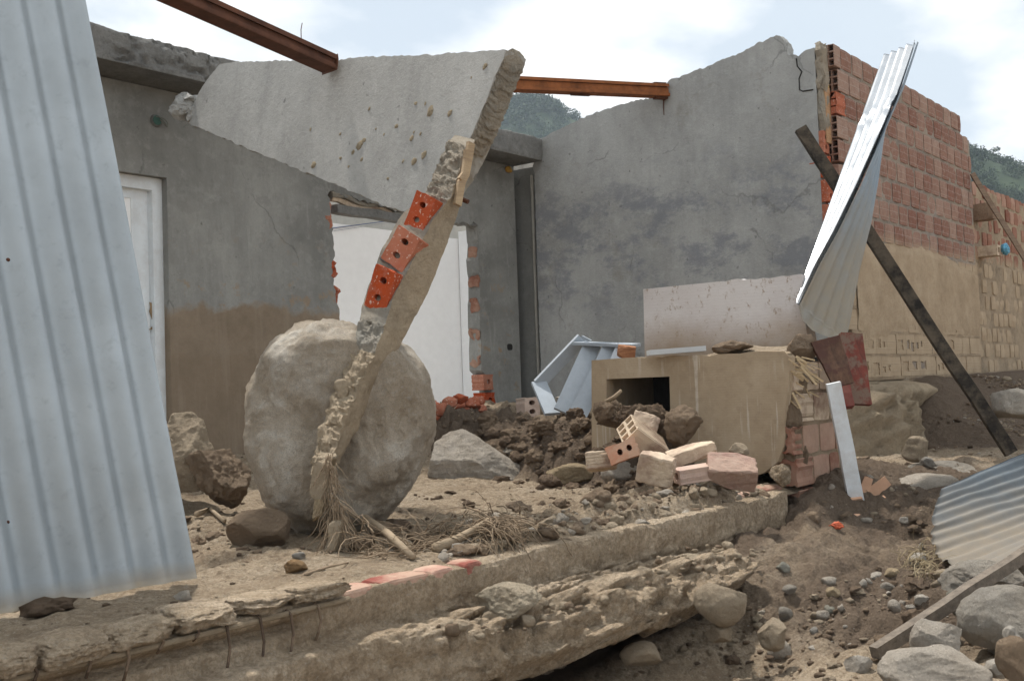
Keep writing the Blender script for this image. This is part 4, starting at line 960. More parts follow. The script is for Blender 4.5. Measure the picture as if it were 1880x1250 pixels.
tag(obj('boulder', V, F, k.m, smooth=True, loc=bc-ZU*bh/2), 'huge rounded pale grey boulder behind the leaning brick strip', 'boulder')

# ------------------------------------------------------------------ masonry counter
XC = 5.65
def ct(*pts): return A([(lambda p: (p[1], p[2]))(at_x(x, y, XC)) for x, y in pts])
k = Mat('counter_mud', 0.95, 0, 0.15); k.vec = k.pos
c = k.ramp(k.noise(2.6, 9, 0.65), [(0.3, (0.32, 0.24, 0.16)), (0.52, (0.41, 0.32, 0.22)), (0.7, (0.49, 0.395, 0.285))])
ln = k.math('SINE', k.math('ADD', k.math('MULTIPLY', k.z(), 2*math.pi/0.0145), k.math('MULTIPLY', k.noise(3, 3), 5)))
lnm = k.ramp(ln, [(0.55, 0.0), (0.9, 1.0)])
c = k.mix(k.math('MULTIPLY', lnm, k.math('MULTIPLY', k.ramp(k.noise(5, 6, 0.7), [(0.4, 0.0), (0.7, 1.0)]), 0.2)), c, (0.31, 0.23, 0.155)); k.bump(lnm, 0.0006, 0.3)
drip = k.math('MULTIPLY', k.ramp(k.noise(26, 3, 0.6, stretch=(1, 1, 0.05)), [(0.56, 0.0), (0.62, 1.0)]), k.ramp(k.noise(3, 5, 0.6, off=(3, 4, 5)), [(0.44, 0.0), (0.6, 1.0)]))
c = k.mix(k.math('MULTIPLY', drip, 0.75), c, (0.58, 0.51, 0.42))
c = k.mix(k.math('MULTIPLY', k.ramp(k.noise(7, 8, 0.75, off=(1, 7, 2)), [(0.52, 0.0), (0.64, 1.0)]), 0.4), c, (0.27, 0.20, 0.135))
k.bump(k.noise(14, 8, 0.7), 0.006, 0.6); k.bump(k.noise(70, 5, 0.7), 0.002, 0.7); k.color(c); M_counter = k.m
ctr = thing('counter', 'mud-coated masonry counter with a dark square opening, bricks bared at its right end', 'counter', (XC+0.3, 3.2, -0.6))
fo = ct((1087, 890), (1086, 700), (1086, 661), (1200, 655), (1320, 650), (1440, 645), (1449, 655), (1447, 700), (1440, 760), (1438, 820), (1428, 848), (1402, 868), (1350, 885))[::-1]
ho = ct((1113, 770), (1113.5, 696), (1229, 691), (1231, 770))
prism('front', [jag(fo, 0.06, 0.008, 23, on=[1, 2, 3, 4, 5, 6, 7, 8, 9]), ho], (XC, 0, 0), (0, 1, 0), (0, 0, 1), (0.08, 0, 0), M_counter, ctr, layers=2, rough=0.004, seed=5)
yl, yr_ = ct((1087, 700))[0, 0], ct((1440, 700))[0, 0]; ztop = ct((1200, 655))[0, 1]
xs = np.linspace(XC+0.005, XC+0.62, 42); ys = np.linspace(yr_-0.03, yl-0.01, 80)
X, Y = np.meshgrid(xs, ys, indexing='ij'); P = np.stack([X, Y, X*0], -1)
Z = ztop-0.012+0.022*fbm(P*4, 5, 141)+0.05*np.exp(-((X-6.0)**2/0.03+(Y-2.75)**2/0.04))+0.06*np.exp(-((X-6.05)**2/0.05+(Y-3.05)**2/0.02))
obj('top_mud', np.stack([X, Y, Z], -1).reshape(-1, 3), grid_faces(42, 80), M_mud, ctr, smooth=True)
M_innershade = m_concrete('inner_shade_concrete', (0.085, 0.08, 0.072))  # near-black tone puts the shade inside the counter into the colour
obj('slab', *cbox((XC+0.345, (yl+yr_)/2, ztop-0.065), (0.262, 0, 0), (0, (yl-yr_)/2-0.012, 0), (0, 0, 0.032), 0.003), M_innershade, ctr)
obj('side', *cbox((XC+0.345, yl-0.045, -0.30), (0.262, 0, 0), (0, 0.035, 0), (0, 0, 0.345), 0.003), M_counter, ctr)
obj('side', *cbox((XC+0.345, ho[2][0]-0.06, -0.30), (0.262, 0, 0), (0, 0.035, 0), (0, 0, 0.345), 0.003), M_innershade, ctr)
obj('back', *cbox((XC+0.64, (yl+yr_)/2, -0.30), (0.03, 0, 0), (0, (yl-yr_)/2, 0), (0, 0, 0.40), 0.003), M_innershade, ctr)
# brick end of the counter
for r_ in range(-1, 4):
    z0_ = -0.615+r_*0.178; x0_ = XC+0.02+(0.03, 0.0, 0.07, 0.04, 0.05)[r_]; first = True; M_sb = M_sidebrick if r_ < 2 else M_mudbrick
    while x0_ < 6.28:
        L_b = 0.22 if not (first and r_ % 2) else 0.12; x1_ = min(x0_+L_b, 6.30)
        cc = ((x0_+x1_)/2, 2.62, z0_+0.08)
        if first:
            hbrick('brick', cc, (-(x1_-x0_)/2, 0, 0), (0, 0.06, 0), (0, 0, 0.079), [circ(0.0, 0.35, .45, .3), circ(0.1, -.45, .4, .3)], M_sb, ctr, jagamp=0.22, seed=r_+50, deep=0.5)
        else:
            V, F = cbox(cc, ((x1_-x0_)/2, 0, 0), (0, 0.06, 0), (0, 0, 0.081), 0.005, r_, 0.005, 4); obj('brick', V, F, M_sb, ctr)
        x0_ = x1_+0.014; first = False
obj('mortar_core', *cbox((5.99, 2.622, -0.26), (0.28, 0, 0), (0, 0.055, 0), (0, 0, 0.345), 0.003), m_concrete('brown_mortar', (0.25, 0.18, 0.12), 0.6), ctr)
for i, (x, y, w_, h_) in enumerate([(1462, 712, 46, 70), (1452, 762, 40, 60), (1478, 690, 50, 40), (1470, 835, 26, 60), (1432, 872, 40, 44)]):
    P, F = rockshape(160+i, 4, 3, 0.35, freq=2.4); q = at_y(x, y, 2.60); d = q@FW
    obj('mud_cake', q+P[:, :1]*RH*w_*d/FPX/2+P[:, 2:3]*ZU*h_*d/FPX/2+P[:, 1:2]*FH*0.06, F, M_rocks['mud'] if i == 1 or i == 3 else m_mud('cake_mud', False) if i == 0 else bpy.data.materials['cake_mud'], ctr, smooth=True)
# straw and splinters caught on it
M_straw = m_wood('straw', (0.55, 0.43, 0.27), (0.36, 0.26, 0.15))
sw = thing('splinters', 'pale straw and wood splinters caught on the right end of the counter', 'splinters', at_y(1465, 670, 2.55))
for i in range(26):
    x, y = rnd.uniform(1446, 1490), rnd.uniform(654, 690); a = rnd.uniform(0.1, 0.9); L_ = rnd.uniform(14, 44); d = rnd.uniform(5.95, 6.15)
    if i > 19: y += 45; a += 0.3
    bar('splinter', at_d(x, y, d), at_d(x+L_*math.cos(a), y+L_*math.sin(a), d+rnd.uniform(-.05, .05)), rnd.uniform(.004, .014), .004, M_straw, sw)

# white foam-like board standing behind the counter
XB = 6.42
def bb(*pts): return A([(lambda p: (p[1], p[2]))(at_x(x, y, XB)) for x, y in pts])
k = Mat('pale_board_face', 0.9, 0, 0.2); k.vec = k.pos
c = k.ramp(k.noise(2, 8, 0.6), [(0.3, (0.56, 0.51, 0.49)), (0.7, (0.70, 0.67, 0.65))])
ln = k.ramp(k.math('SINE', k.math('ADD', k.math('MULTIPLY', k.z(), 2*math.pi/0.021), k.math('MULTIPLY', k.noise(3, 3), 4))), [(0.5, 0.0), (0.9, 1.0)])
c = k.mix(k.math('MULTIPLY', ln, 0.08), c, (0.5, 0.44, 0.41)); k.bump(ln, 0.0006, 0.25)
c = k.mix(k.ramp(k.noise(18, 7, 0.75, stretch=(1, 1.4, 1)), [(0.565, 0.0), (0.64, 0.8)]), c, (0.33, 0.245, 0.175))
c = k.mix(k.below(0.30, 0.16, 0.25, 3), c, (0.38, 0.29, 0.21)); k.bump(k.noise(30, 7, 0.7), 0.004, 0.7); k.color(c)
bl = bb((1181, 531), (1300, 519), (1400, 510), (1470, 503), (1480, 600), (1492, 700), (1488, 760), (1186, 760))[::-1]
o = prism('pale_block', [jag(bl, 0.04, 0.010, 33, on=[2, 3, 4, 5])], (XB, 0, 0), (0, 1, 0), (0, 0, 1), (0.14, 0, 0), k.m, None, layers=3, rough=0.006, seed=8, loc=(XB, 3.3, -0.4))
tag(o, 'whitish mud-spotted wide block standing upright behind the counter', 'block')

# ------------------------------------------------------------------ things that lie about
def cbrick(name, label, px, d, dims, e1, e2, mat, cat='brick', holes=None, round_=True, group=None, seed=0, jagamp=0.05, wob=0.008, rib=0):
    """brick centred behind pixel px at depth d; axes in right/up/towards-viewer terms; holed end along +e1"""
    B = np.stack([RH, ZU, -FH]); a = unit(A(e1, float)@B); b = A(e2, float)@B; b = unit(b-a*(a@b)); c_ = np.cross(a, b)
    C_ = at_d(px[0], px[1], d); L_, W_, H_ = dims
    if holes:
        o = hbrick(name, C_, a*L_/2, b*W_/2, c_*H_/2, holes, mat, None, deep=0.6, jagamp=jagamp, seed=seed, back_jag=0.15)
    else:
        V, F = cbox(C_*0, a*L_/2, b*W_/2, c_*H_/2, 0.004, seed, 0.0, 14)
        V = A(V); q = np.stack([V@a/(L_/2), V@b/(W_/2), V@c_/(H_/2)], 1); R_ = np.random.RandomState(seed+3)
        for k_ in range(5):                                          # corners and one end knocked off
            n_ = unit(R_.choice([-1, 1], 3)*R_.uniform(.2, 1, 3)); e_ = q@n_-R_.uniform(1.0, 1.35)
            q = q-np.clip(e_, 0, None)[:, None]*n_
        endm = sst(0.75, 1.0, q[:, 0]) if wob > .01 else 0*q[:, 0]
        q[:, 0] -= endm*(0.15+12*wob*np.clip(fbm(q*A([0.3, 2, 2])+seed, 4, seed), -.3, 1))
        V = C_+q[:, :1]*a*L_/2+q[:, 1:2]*b*W_/2+q[:, 2:]*c_*H_/2
        V = V+(0.0025+wob*.12)*np.stack([fbm(V*45, 3, seed+i) for i in range(3)], 1)
        o = obj(name, V, F, mat, loc=C_)
    if rib:
        for i in range(rib):
            t = -1+(2*i+1)/rib; s_ = C_+b*W_/2+c_*H_/2*t*0.92
            bar('rib', s_-a*L_/2*0.98, s_+a*L_/2*0.98, 0.006, H_/rib*0.5, mat, o, side=b)
    return tag(o, label, cat, group)
H2 = [circ(-0.42, 0, .24, .42), circ(0.42, 0, .24, .42)]
cbrick('brick', 'small pinkish two-hole brick lying at the foot of the inner corner', (969, 748), 9.0, (.20, .13, .16), (0.35, 0.05, 0.93), (1, 0, -.3), M_pinkbrick, holes=[circ(0.0, .45, .42, .26), circ(0, -.45, .42, .26)], seed=1)
cbrick('brick', 'orange and grey two-hole brick facing the street in the rubble heap', (1144, 829), 5.85, (.20, .17, .10), (-.12, .1, 1), (1, .35, 0.1), m_brick('orange_brick', (0.55, 0.14, 0.05), mud=0.55, white=0.3), holes=[circ(-.18, 0, .17, .34), circ(.45, .1, .17, .34)], seed=2, jagamp=0.10)
cbrick('brick', 'tan ribbed hollow brick tilted on the heap, holes at its upper end', (1180, 808), 5.98, (.25, .12, .15), (-.72, .55, .42), (.55, .75, .35), M_mudbrick, holes=gridholes(2, 3, .34, .34), seed=3, rib=6)
cbrick('brick', 'broad broken tan brick slab leaning on top of the heap', (1182, 786), 6.12, (.19, .15, .07), (.35, .85, -.3), (.9, -.35, .2), M_mudbrick, seed=4, wob=.02)
cbrick('brick', 'long tan brick lying across the right of the heap', (1272, 831), 5.72, (.27, .075, .12), (.95, .26, .1), (-.2, .95, .15), M_mudbrick, seed=5, wob=.012)
cbrick('brick', 'small whitish pink brick with a dark broken left end', (1272, 870), 5.48, (.175, .075, .10), (-1, -.10, .22), (-.1, 1, .1), M_pinkbrick, holes=[circ(0, 0, .6, .55)], seed=6, jagamp=.12)
cbrick('brick', 'large pale pink brick with torn right end, beside the counter', (1346, 866), 5.50, (.26, .14, .14), (1, -.06, .12), (0.1, .75, .65), M_pinkbrick, seed=7, wob=.016)
cbrick('plaster_lump', 'grey-tan broken piece of plastered brick at the front of the heap', (1207, 861), 5.42, (.19, .15, .09), (.9, -.25, .25), (.2, .9, .3), M_mudbrick, cat='plaster lump', seed=8, wob=.025)
cbrick('brick', 'ribbed brown brick half buried at the left of the heap', (1104, 846), 5.95, (.16, .10, .10), (1, .1, .2), (0, .3, 1), M_mudbrick, seed=9, rib=5)
rock('concrete_lump', 'pale broken concrete lump with smeared paint by the inner corner', (1019, 724, 1065, 760), M_rocks['white'], 71, d=8.6, cat='concrete lump', boxy=0.4, hard=1.0)
rock('concrete_lump', 'tan concrete chunk with bluish plaster at the front left of the heap', (1103, 844, 1182, 888), M_rocks['pale'], 72, cat='concrete lump', cuts=9, hard=1.0)
rock('rock', 'yellowish angular rock left of the brick heap', (1002, 849, 1090, 897), M_rocks['yellow'], 73, cuts=8, hard=1.0)
rock('mud_lump', 'big brown mud lump against the counter front', (1215, 742, 1292, 822), M_rocks['mud'], 74, d=5.95, cat='mud lump', rough=0.3, freq=2.4, cuts=4)
rock('mud_lump', 'mud-covered brick chunk on the right end of the counter top', (1438, 612, 1500, 664), M_rocks['mud'], 75, d=6.1, cat='mud lump', boxy=0.5)
rock('mud_lump', 'low mound of mud on the middle of the counter top', (1305, 624, 1385, 652), M_rocks['mud'], 76, d=6.3, cat='mud lump', rough=0.3, freq=2.2)
rock('mud_lump', 'small tan mud ball at the foot of the counter face', (1338, 812, 1374, 842), M_tanrock, 77, d=5.75, cat='mud lump')
# interior rocks
rock('rock', 'mud-covered rock between the blocky rock and the boulder', (338, 824, 460, 936), M_rocks['mud'], 82, d=5.3, rough=0.22, freq=2.2, sub=5)
rock('rock', 'brown rounded rock lying before the foot of the boulder', (414, 933, 533, 1012), M_rocks['mud'], 83, rough=0.10, cuts=3, boxy=0.15, sub=5)
rock('stone', 'small ochre stone on the bare mud in front of the roots', (522, 1026, 566, 1054), M_rocks['ochre'], 84, cat='stone', rough=0.2)
rock('stone', 'tiny bluish stone just behind the ochre one', (536, 1012, 561, 1028), M_rocks['blue'], 85, cat='stone')
rock('stone', 'pale stone on the foundation edge in front of the tall sheet', (317, 1083, 353, 1105), M_rocks['pale'], 86, cat='stone')
rock('stone', 'round grey pebble on the mud behind the wedge rock', (922, 820, 950, 838), M_rocks['grey'], 87, cat='stone')
rock('stone', 'white stone among the roots on the foundation', (828, 996, 858, 1018), M_rocks['white'], 88, cat='stone')
rock('stone', 'mud-caked upright stone right of the boulder foot', (715, 985, 760, 1012), M_tanrock, 89, cat='stone', rough=0.3)
# wedge rock
def hullrock(name, label, cat, pts, mat, cuts, noise, seed):
    bm = bmesh.new()
    for p in pts: bm.verts.new(p)
    r_ = bmesh.ops.convex_hull(bm, input=bm.verts[:])
    for v in [g for g in r_['geom_interior'] if isinstance(g, bmesh.types.BMVert)]: bm.verts.remove(v)
    bmesh.ops.triangulate(bm, faces=bm.faces[:])
    for _ in range(cuts): bmesh.ops.subdivide_edges(bm, edges=bm.edges[:], cuts=1, use_grid_fill=True)
    bmesh.ops.triangulate(bm, faces=bm.faces[:])
    for _ in range(2): bmesh.ops.smooth_vert(bm, verts=bm.verts[:], factor=0.5, use_axis_x=True, use_axis_y=True, use_axis_z=True)
    bmesh.ops.recalc_face_normals(bm, faces=bm.faces[:]); bm.verts.index_update()
    V = A([v.co[:] for v in bm.verts]); N = A([v.normal[:] for v in bm.verts]); F = A([[v.index for v in f.verts] for f in bm.faces]); bm.free()
    V = V+N*(noise*(fbm(V*6, 6, seed, gain=.6)+.5*fbm(V*17, 4, seed+3, ridged=True)))[:, None]
    return tag(obj(name, V, F, mat, smooth=True, loc=V.mean(0)), label, cat)
hullrock('rock', 'blocky tan mud-crusted rock beside the tall corrugated sheet', 'rock',
         [at_d(x, y, 5.45+e) for x, y, e in [(292, 800, .1), (318, 760, .12), (352, 756, .15), (374, 772, .12), (394, 828, .08), (391, 862, .06), (366, 904, .0), (318, 905, .0), (292, 870, .02), (345, 830, -.04), (340, 790, .5), (380, 860, .45), (310, 880, .45)]], M_rocks['tan'], 5, 0.017, 97)
wd = hit(868, 874)[1]-0.05
hullrock('rock', 'wedge-shaped pale rock sloping down to the right of the boulder', 'rock',
         [at_d(x, y, wd+e) for x, y, e in [(785, 876, .08), (868, 884, 0), (935, 884, 0), (966, 878, .06), (968, 862, .12), (908, 828, .10), (888, 824, .14), (872, 802, .2), (848, 788, .24), (826, 793, .26), (800, 812, .2), (790, 845, .06), (870, 845, .0), (900, 835, .45), (955, 866, .4), (830, 850, .5)]], M_rocks['pale'], 5, 0.016, 91)
# red brick rubble below the opening
rb = [(812, 752, 34, 26), (826, 738, 30, 22), (846, 732, 30, 20), (868, 740, 30, 26), (806, 772, 26, 30), (838, 762, 36, 22), (860, 758, 30, 20), (884, 752, 24, 20), (822, 770, 26, 20), (800, 748, 20, 26), (880, 738, 22, 22), (850, 746, 30, 20)]
for i, (x, y, w_, h_) in enumerate(rb):
    mt = M_red if i not in (5, 8) else M_rocks['white']
    rock('brick_rubble' if i not in (5, 8) else 'plaster_rubble', 'broken red brick fragment in the rubble below the smashed opening' if i not in (5, 8) else 'pale plaster flake among red brick rubble below the opening', (x-w_/2, y-h_/2, x+w_/2, y+h_/2), mt, 400+i, d=8.9+0.03*i, cat='rubble', group='red rubble below the opening' if i not in (5, 8) else 'plaster flakes in the red rubble', hard=1.0, cuts=8, rough=0.25, sub=3)

# grey painted timber frame leaning in the corner
tf = thing('timber_frame', 'pale grey-blue painted wooden frame of slats leaning in the inner corner', 'frame', at_d(1050, 750, 8.1))
M_frame = m_flat('grey_blue_paint', (0.36, 0.40, 0.44), 0.55, 0.12)
def fb(a, b, w_, t_, side): bar('slat', at_d(*a), at_d(*b), w_, t_, M_frame, tf, side=side)
sd = RH*0.9+ZU*0.35+FH*0.3
fb((1068, 622, 8.35), (988, 706, 8.30), 0.10, 0.025, sd); fb((989, 702, 8.30), (1014, 760, 8.05), 0.12, 0.025, RH+0.3*FH)
fb((1088, 632, 8.25), (1032, 756, 7.95), 0.13, 0.025, sd); fb((1124, 636, 8.15), (1062, 760, 7.85), 0.13, 0.025, sd)
fb((1060, 630, 8.32), (1168, 634, 8.05), 0.16, 0.022, FH*0.95+ZU*0.1); fb((1147, 636, 8.08), (1100, 740, 7.8), 0.12, 0.022, sd); fb((1068, 619, 8.45), (1085, 628, 8.4), 0.03, 0.02, ZU)
o = cbrick('plank_end', 'short orange-stained plank end lying on the timber frame', (1150, 646), 7.9, (.13, .09, .05), (1, -.15, .1), (0, 1, .2), m_wood('stained_wood', (0.42, 0.20, 0.10), (0.25, 0.11, 0.06)), cat='plank', seed=11)
o = bar('plank', at_d(1190, 648, 6.45), at_d(1292, 640, 6.45), 0.16, 0.03, m_flat('pale_grey_paint', (0.50, 0.52, 0.53), 0.6, .1), side=FH)
tag(o, 'pale grey strip lying flat on the back of the counter', 'strip')

# ------------------------------------------------------------------ rusty roof beams
def chan(name, label, a, b, s_, mat, end=True):
    o = thing(name, label, 'beam', b)
    d = unit(b-a); up = unit(ZU-d*(d@ZU)); q = np.cross(d, up)
    bar('web', a, b, s_, 0.006, mat, o, side=up)
    for k_ in (-1, 1):
        bar('flange', a+up*k_*s_/2+q*0.028, b+up*k_*s_/2+q*0.028, 0.056, 0.006, mat, o, side=q)
        bar('flange', a+up*k_*s_/2-q*0.028, b+up*k_*s_/2-q*0.028, 0.056, 0.006, mat, o, side=q)
        bar('lip', a+up*k_*(s_/2-0.012)+q*0.056, b+up*k_*(s_/2-0.012)+q*0.056, 0.024, 0.004, mat, o, side=up)
    bar('web', a+q*0.040, b+q*0.040, s_*0.5, 0.004, mat, o, side=up)
    if end:
        obj('end_plate', *cbox(b+d*0.006, up*(s_/2+0.012), q*0.064, d*0.005, 0.003, 3, 0.006, 3), mat, o)
    return o
e_ = at_p(617, 122, P1, pn)+pn*0.045
a0, a1 = e_, at_d(320, -10, 5.35); a2 = a0+(a1-a0)*1.9
bm1 = chan('roof_beam', 'dark rusty steel beam coming in from the upper left and ending at the tilted panel', a2, a0, 0.078, M_rust)
V, F = tubev([a0+(a1-a0)*0.2+ZU*.03, a0+(a1-a0)*0.2+ZU*.12, a0+(a1-a0)*0.19+ZU*.16], 0.0025, 4); obj('wire', V, F, M_rust, bm1)
b0, b1 = at_x(1222, 168, XR-0.01), at_d(880, 152, 8.9)
bm2 = chan('roof_beam', 'orange rusty steel beam sticking out from the top of the side wall', b1, b0, 0.105, M_rust2, False)
bar('splice_plate', b1+(b0-b1)*0.46+A([0, 0, -0.01]), b1+(b0-b1)*0.56+A([0, 0, -0.01]), 0.13, 0.02, M_rust, bm2)
bar('wall_plate', b0+(b1-b0)*0.07, b0, 0.15, 0.05, M_rust, bm2)

# ------------------------------------------------------------------ corrugated sheets
def grid_obj(name, Q, mat, parent=None, thick=0.0012, loc=None):
    nu, nv = Q.shape[:2]
    du = np.gradient(Q, axis=0); dv_ = np.gradient(Q, axis=1); N = np.cross(du, dv_); N /= np.linalg.norm(N, axis=2, keepdims=True)+1e-12
    V = np.vstack([Q.reshape(-1, 3), (Q+N*thick).reshape(-1, 3)]); n = nu*nv
    F = [grid_faces(nu, nv)[:, ::-1], grid_faces(nu, nv, n)]
    rim = list(range(nv))+[i*nv+nv-1 for i in range(1, nu)]+[(nu-1)*nv+j for j in range(nv-2, -1, -1)]+[i*nv for i in range(nu-2, 0, -1)]
    rim = A(rim); r2 = np.roll(rim, -1); F.append(np.stack([rim, r2, r2+n, rim+n], 1))
    return obj(name, V, np.vstack(F), mat, parent, smooth=True, loc=loc)
def corr(Q, waves, amp, ph=0.0, sharp=0.0, fade=None):
    """push a smooth sheet (rows = along, cols = across) into corrugations"""
    nu, nv = Q.shape[:2]
    N = np.cross(np.gradient(Q, axis=0), np.gradient(Q, axis=1)); N /= np.linalg.norm(N, axis=2, keepdims=True)+1e-12
    s = np.linspace(0, 1, nv)[None]; w = np.sin(2*np.pi*(s*waves+ph))
    if sharp: w = np.sign(w)*np.abs(w)**(1-sharp)
    w = w*amp
    if fade is not None: w = w*fade
    return Q+N*w[..., None]
# tall sheet at the left, standing on the foundation
B1 = at_z(356, 1061, -0.60); B0 = at_z(-150, 1168, -0.60); B0[1] = B1[1]+0.02
T1 = at_d(152, 0, B1@FW+0.05); T1 = B1+(T1-B1)*1.35; T0 = T1+(B0-B1)*1.0
u = np.linspace(0, 1, 120)[:, None, None]; v = np.linspace(0, 1, 240)[None, :, None]
Q = (B0*(1-v)+B1*v)*(1-u)+(T0*(1-v)+T1*v)*u
wv_ = np.linalg.norm(B1-B0)/0.122
Q = corr(Q, wv_, 0.016, 0.33, 0.0)
Q = Q+0.006*fbm(Q*1.3, 3, 201)[..., None]*FH
Q[..., 2] += 0.004*fbm(Q*9, 3, 202)*(1-u[..., 0])
M_zinc = m_metal('zinc_sheet', (0.39, 0.43, 0.455), 0.40, 0.45, -0.565, (0.36, 0.30, 0.22), 0.5, 0.045)
sh = grid_obj('corrugated_sheet', Q[:, ::-1], M_zinc, loc=B1)
tag(sh, 'tall pale grey corrugated metal sheet standing at the left edge of the frame', 'metal sheet')
for (x, y) in [(15, 477), (14, 958)]:
    P, F = rockshape(5, 2, 0, 0.1); obj('nail', at_d(x, y, at_z(100, 1110, -.6)@FW-0.03)+P*0.006, F, M_rust, sh, smooth=True)

# twisted sheet standing by the counter
t = np.linspace(0, 1, 150)
Ld = [at_d(x, y, d) for x, y, d in [(1625, 103, 7.75), (1585, 215, 7.62), (1545, 325, 7.45), (1508, 430, 7.2), (1482, 505, 6.95), (1464, 556, 6.72)]]
Cd = [at_d(x, y, d) for x, y, d in [(1684, 77, 7.35), (1656, 160, 7.18), (1622, 240, 7.02), (1580, 335, 6.88), (1536, 425, 6.76), (1500, 490, 6.68), (1466, 560, 6.62)]]
Rd = [at_d(x, y, d) for x, y, d in [(1686, 79, 7.40), (1658, 165, 7.25), (1621, 245, 7.24), (1612, 330, 7.2), (1601, 414, 7.12), (1580, 500, 7.0), (1555, 628, 6.86)]]
pL, pC, pR = polyl(Ld, t), polyl(Cd, t), polyl(Rd, t)
s = np.linspace(0, 1, 110)[None, :, None]
Qa = pL[:, None]*(1-s)+pC[:, None]*s
Qb = pC[:, None]*(1-s)+pR[:, None]*s
# bottom edge of the grey side is torn on a slant
fa = np.sqrt(np.clip(np.linalg.norm(pC-pL, axis=1)/0.28, 0, 1))[:, None]; fb_ = np.clip(np.linalg.norm(pR-pC, axis=1)/0.3, 0, 1)[:, None]
Qa = corr(Qa, 4.2, 0.019, 0.1, 0.0, fa); Qb = corr(Qb, 4.6, 0.009, 0.2, 0.1, fb_)
Qa = Qa+0.010*fbm(Qa*3, 4, 211)[..., None]*FH
cr_ = np.exp(-((t-0.27)/0.012)**2)*0.02+np.exp(-((t-0.22)/0.01)**2)*-0.012
Qa = Qa+(cr_[:, None]*(0.5+0.5*np.sin(np.linspace(0, 9, 110))[None]))[..., None]*ZU
Qb = Qb+0.012*fbm(Qb*2.5, 4, 213)[..., None]*FH
M_litzinc = m_metal('lit_zinc', (0.60, 0.62, 0.64), 0.26, 0.9, None, dirt=0.4)  # sky-facing part of the same sheet, its brightness painted in as paler metal
M_shadezinc = m_metal('shaded_muddy_zinc', (0.24, 0.29, 0.335), 0.42, 0.55, 1.0, (0.33, 0.29, 0.225), 0.4, 0.5)  # darker base paints in the shade of the turned-away part; mud lower down
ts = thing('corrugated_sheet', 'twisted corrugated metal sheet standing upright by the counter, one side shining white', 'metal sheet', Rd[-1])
grid_obj('sheet_face', Qa, M_litzinc, ts); grid_obj('sheet_side', Qb, M_shadezinc, ts)
# torn lower corner
tc_ = [at_d(x, y, d) for x, y, d in [(1466, 562, 6.62), (1474, 588, 6.64), (1490, 606, 6.68), (1512, 616, 6.72), (1530, 622, 6.78), (1548, 640, 6.82), (1556, 634, 6.86)]]
cb = polyl(tc_, np.linspace(0, 1, 110)); s1 = np.linspace(0, 1, 16)[:, None, None]
topc = Qb[-1]; Qd = topc[None]*(1-s1)+cb[None]*s1
grid_obj('torn_corner', Qd, M_shadezinc, ts)

# rumpled sheet lying at the lower right
e2 = [at_d(x, y, d) for x, y, d in [(1735, 893, 5.9), (1712, 940, 5.6), (1708, 985, 5.3), (1722, 1020, 5.05), (1760, 1036, 4.85), (1800, 1036, 4.7), (1834, 1034, 4.6)]]
far = [at_d(x, y, d) for x, y, d in [(2080, 742, 6.9), (2080, 790, 6.7), (2080, 840, 6.45), (2080, 880, 6.2), (2080, 905, 5.95), (2080, 915, 5.75), (2080, 910, 5.55)]]
s2 = np.linspace(0, 1, 150); ea, eb = polyl(e2, s2), polyl(far, s2); tt_ = np.linspace(0, 1, 60)[:, None, None]
Q = ea[None]*(1-tt_)+eb[None]*tt_
Q = corr(Q, 11.5, 0.010, 0.1, 0.0); Q = Q+0.02*fbm(Q*2, 4, 221)[..., None]*ZU
jg = 0.02*fbm(np.stack([s2*22, s2*0, s2*0], -1), 3, 223); Q[:8] += (jg[None, :]*(1-np.arange(8)/8)[:, None])[..., None]*RH
sh3 = grid_obj('corrugated_sheet', Q, m_metal('dull_zinc', (0.115, 0.135, 0.15), 0.45, 0.45, -0.70, (0.23, 0.19, 0.14), 0.6, 0.2), loc=ea[0])
tag(sh3, 'rumpled muddy corrugated metal sheet lying at the lower right edge', 'metal sheet')

# ------------------------------------------------------------------ posts, boards, sticks
M_blackpost = m_wood('black_post', (0.026, 0.022, 0.018), (0.012, 0.010, 0.009), worn=(0.034, 0.028, 0.022), mud=0.16)
pa_, pb_ = at_d(1470, 236, 8.3), at_d(1856, 832, 7.75)
o = bar('post', pa_, pb_, 0.088, 0.055, M_blackpost, side=RH*0.8+ZU*0.6, n=12, wob=0.006)
tag(o, 'long black mud-splashed post leaning behind the twisted metal sheet', 'post')
obj('sawn_end', *cbox(pa_, unit(pb_-pa_)*0.004, unit(np.cross(unit(pb_-pa_), FH))*0.044, FH*0.03, 0.002), m_wood('sawn_wood', (0.36, 0.33, 0.29), (0.25, 0.22, 0.19)), o)
M_redwood = m_wood('red_worn_board', (0.20, 0.05, 0.035), (0.10, 0.04, 0.03), scale=5, worn=(0.17, 0.115, 0.085), axis_stretch=(6, 6, 0.5))
M_darkwood = m_wood('dark_worn_board', (0.15, 0.085, 0.055), (0.055, 0.032, 0.024), scale=5, worn=(0.09, 0.045, 0.035), axis_stretch=(6, 6, 0.5))
o = bar('board', at_d(1515, 622, 6.15), at_d(1548, 706, 6.05), 0.17, 0.03, M_darkwood, side=RH, n=6, wob=0.008, taper=0.68); tag(o, 'dark weathered board with bare grain, above the white plank', 'board')
o = bar('board', at_d(1562, 612, 6.45), at_d(1578, 742, 6.3), 0.135, 0.035, M_redwood, side=RH+0.2*FH, n=6, wob=0.006); tag(o, 'worn dark red painted board hanging right of the dark board', 'board')
o = bar('board', at_d(1530, 628, 6.35), at_d(1557, 748, 6.2), 0.06, 0.06, m_flat('crimson_paint', (0.20, 0.035, 0.03), 0.7, 0.35, mud=0.2), side=RH, n=5, wob=0.006); tag(o, 'narrow crimson batten between the dark and the red board', 'batten')
wp0, wp1 = at_d(1530, 702, 6.02), at_d(1576, 944, 6.08)
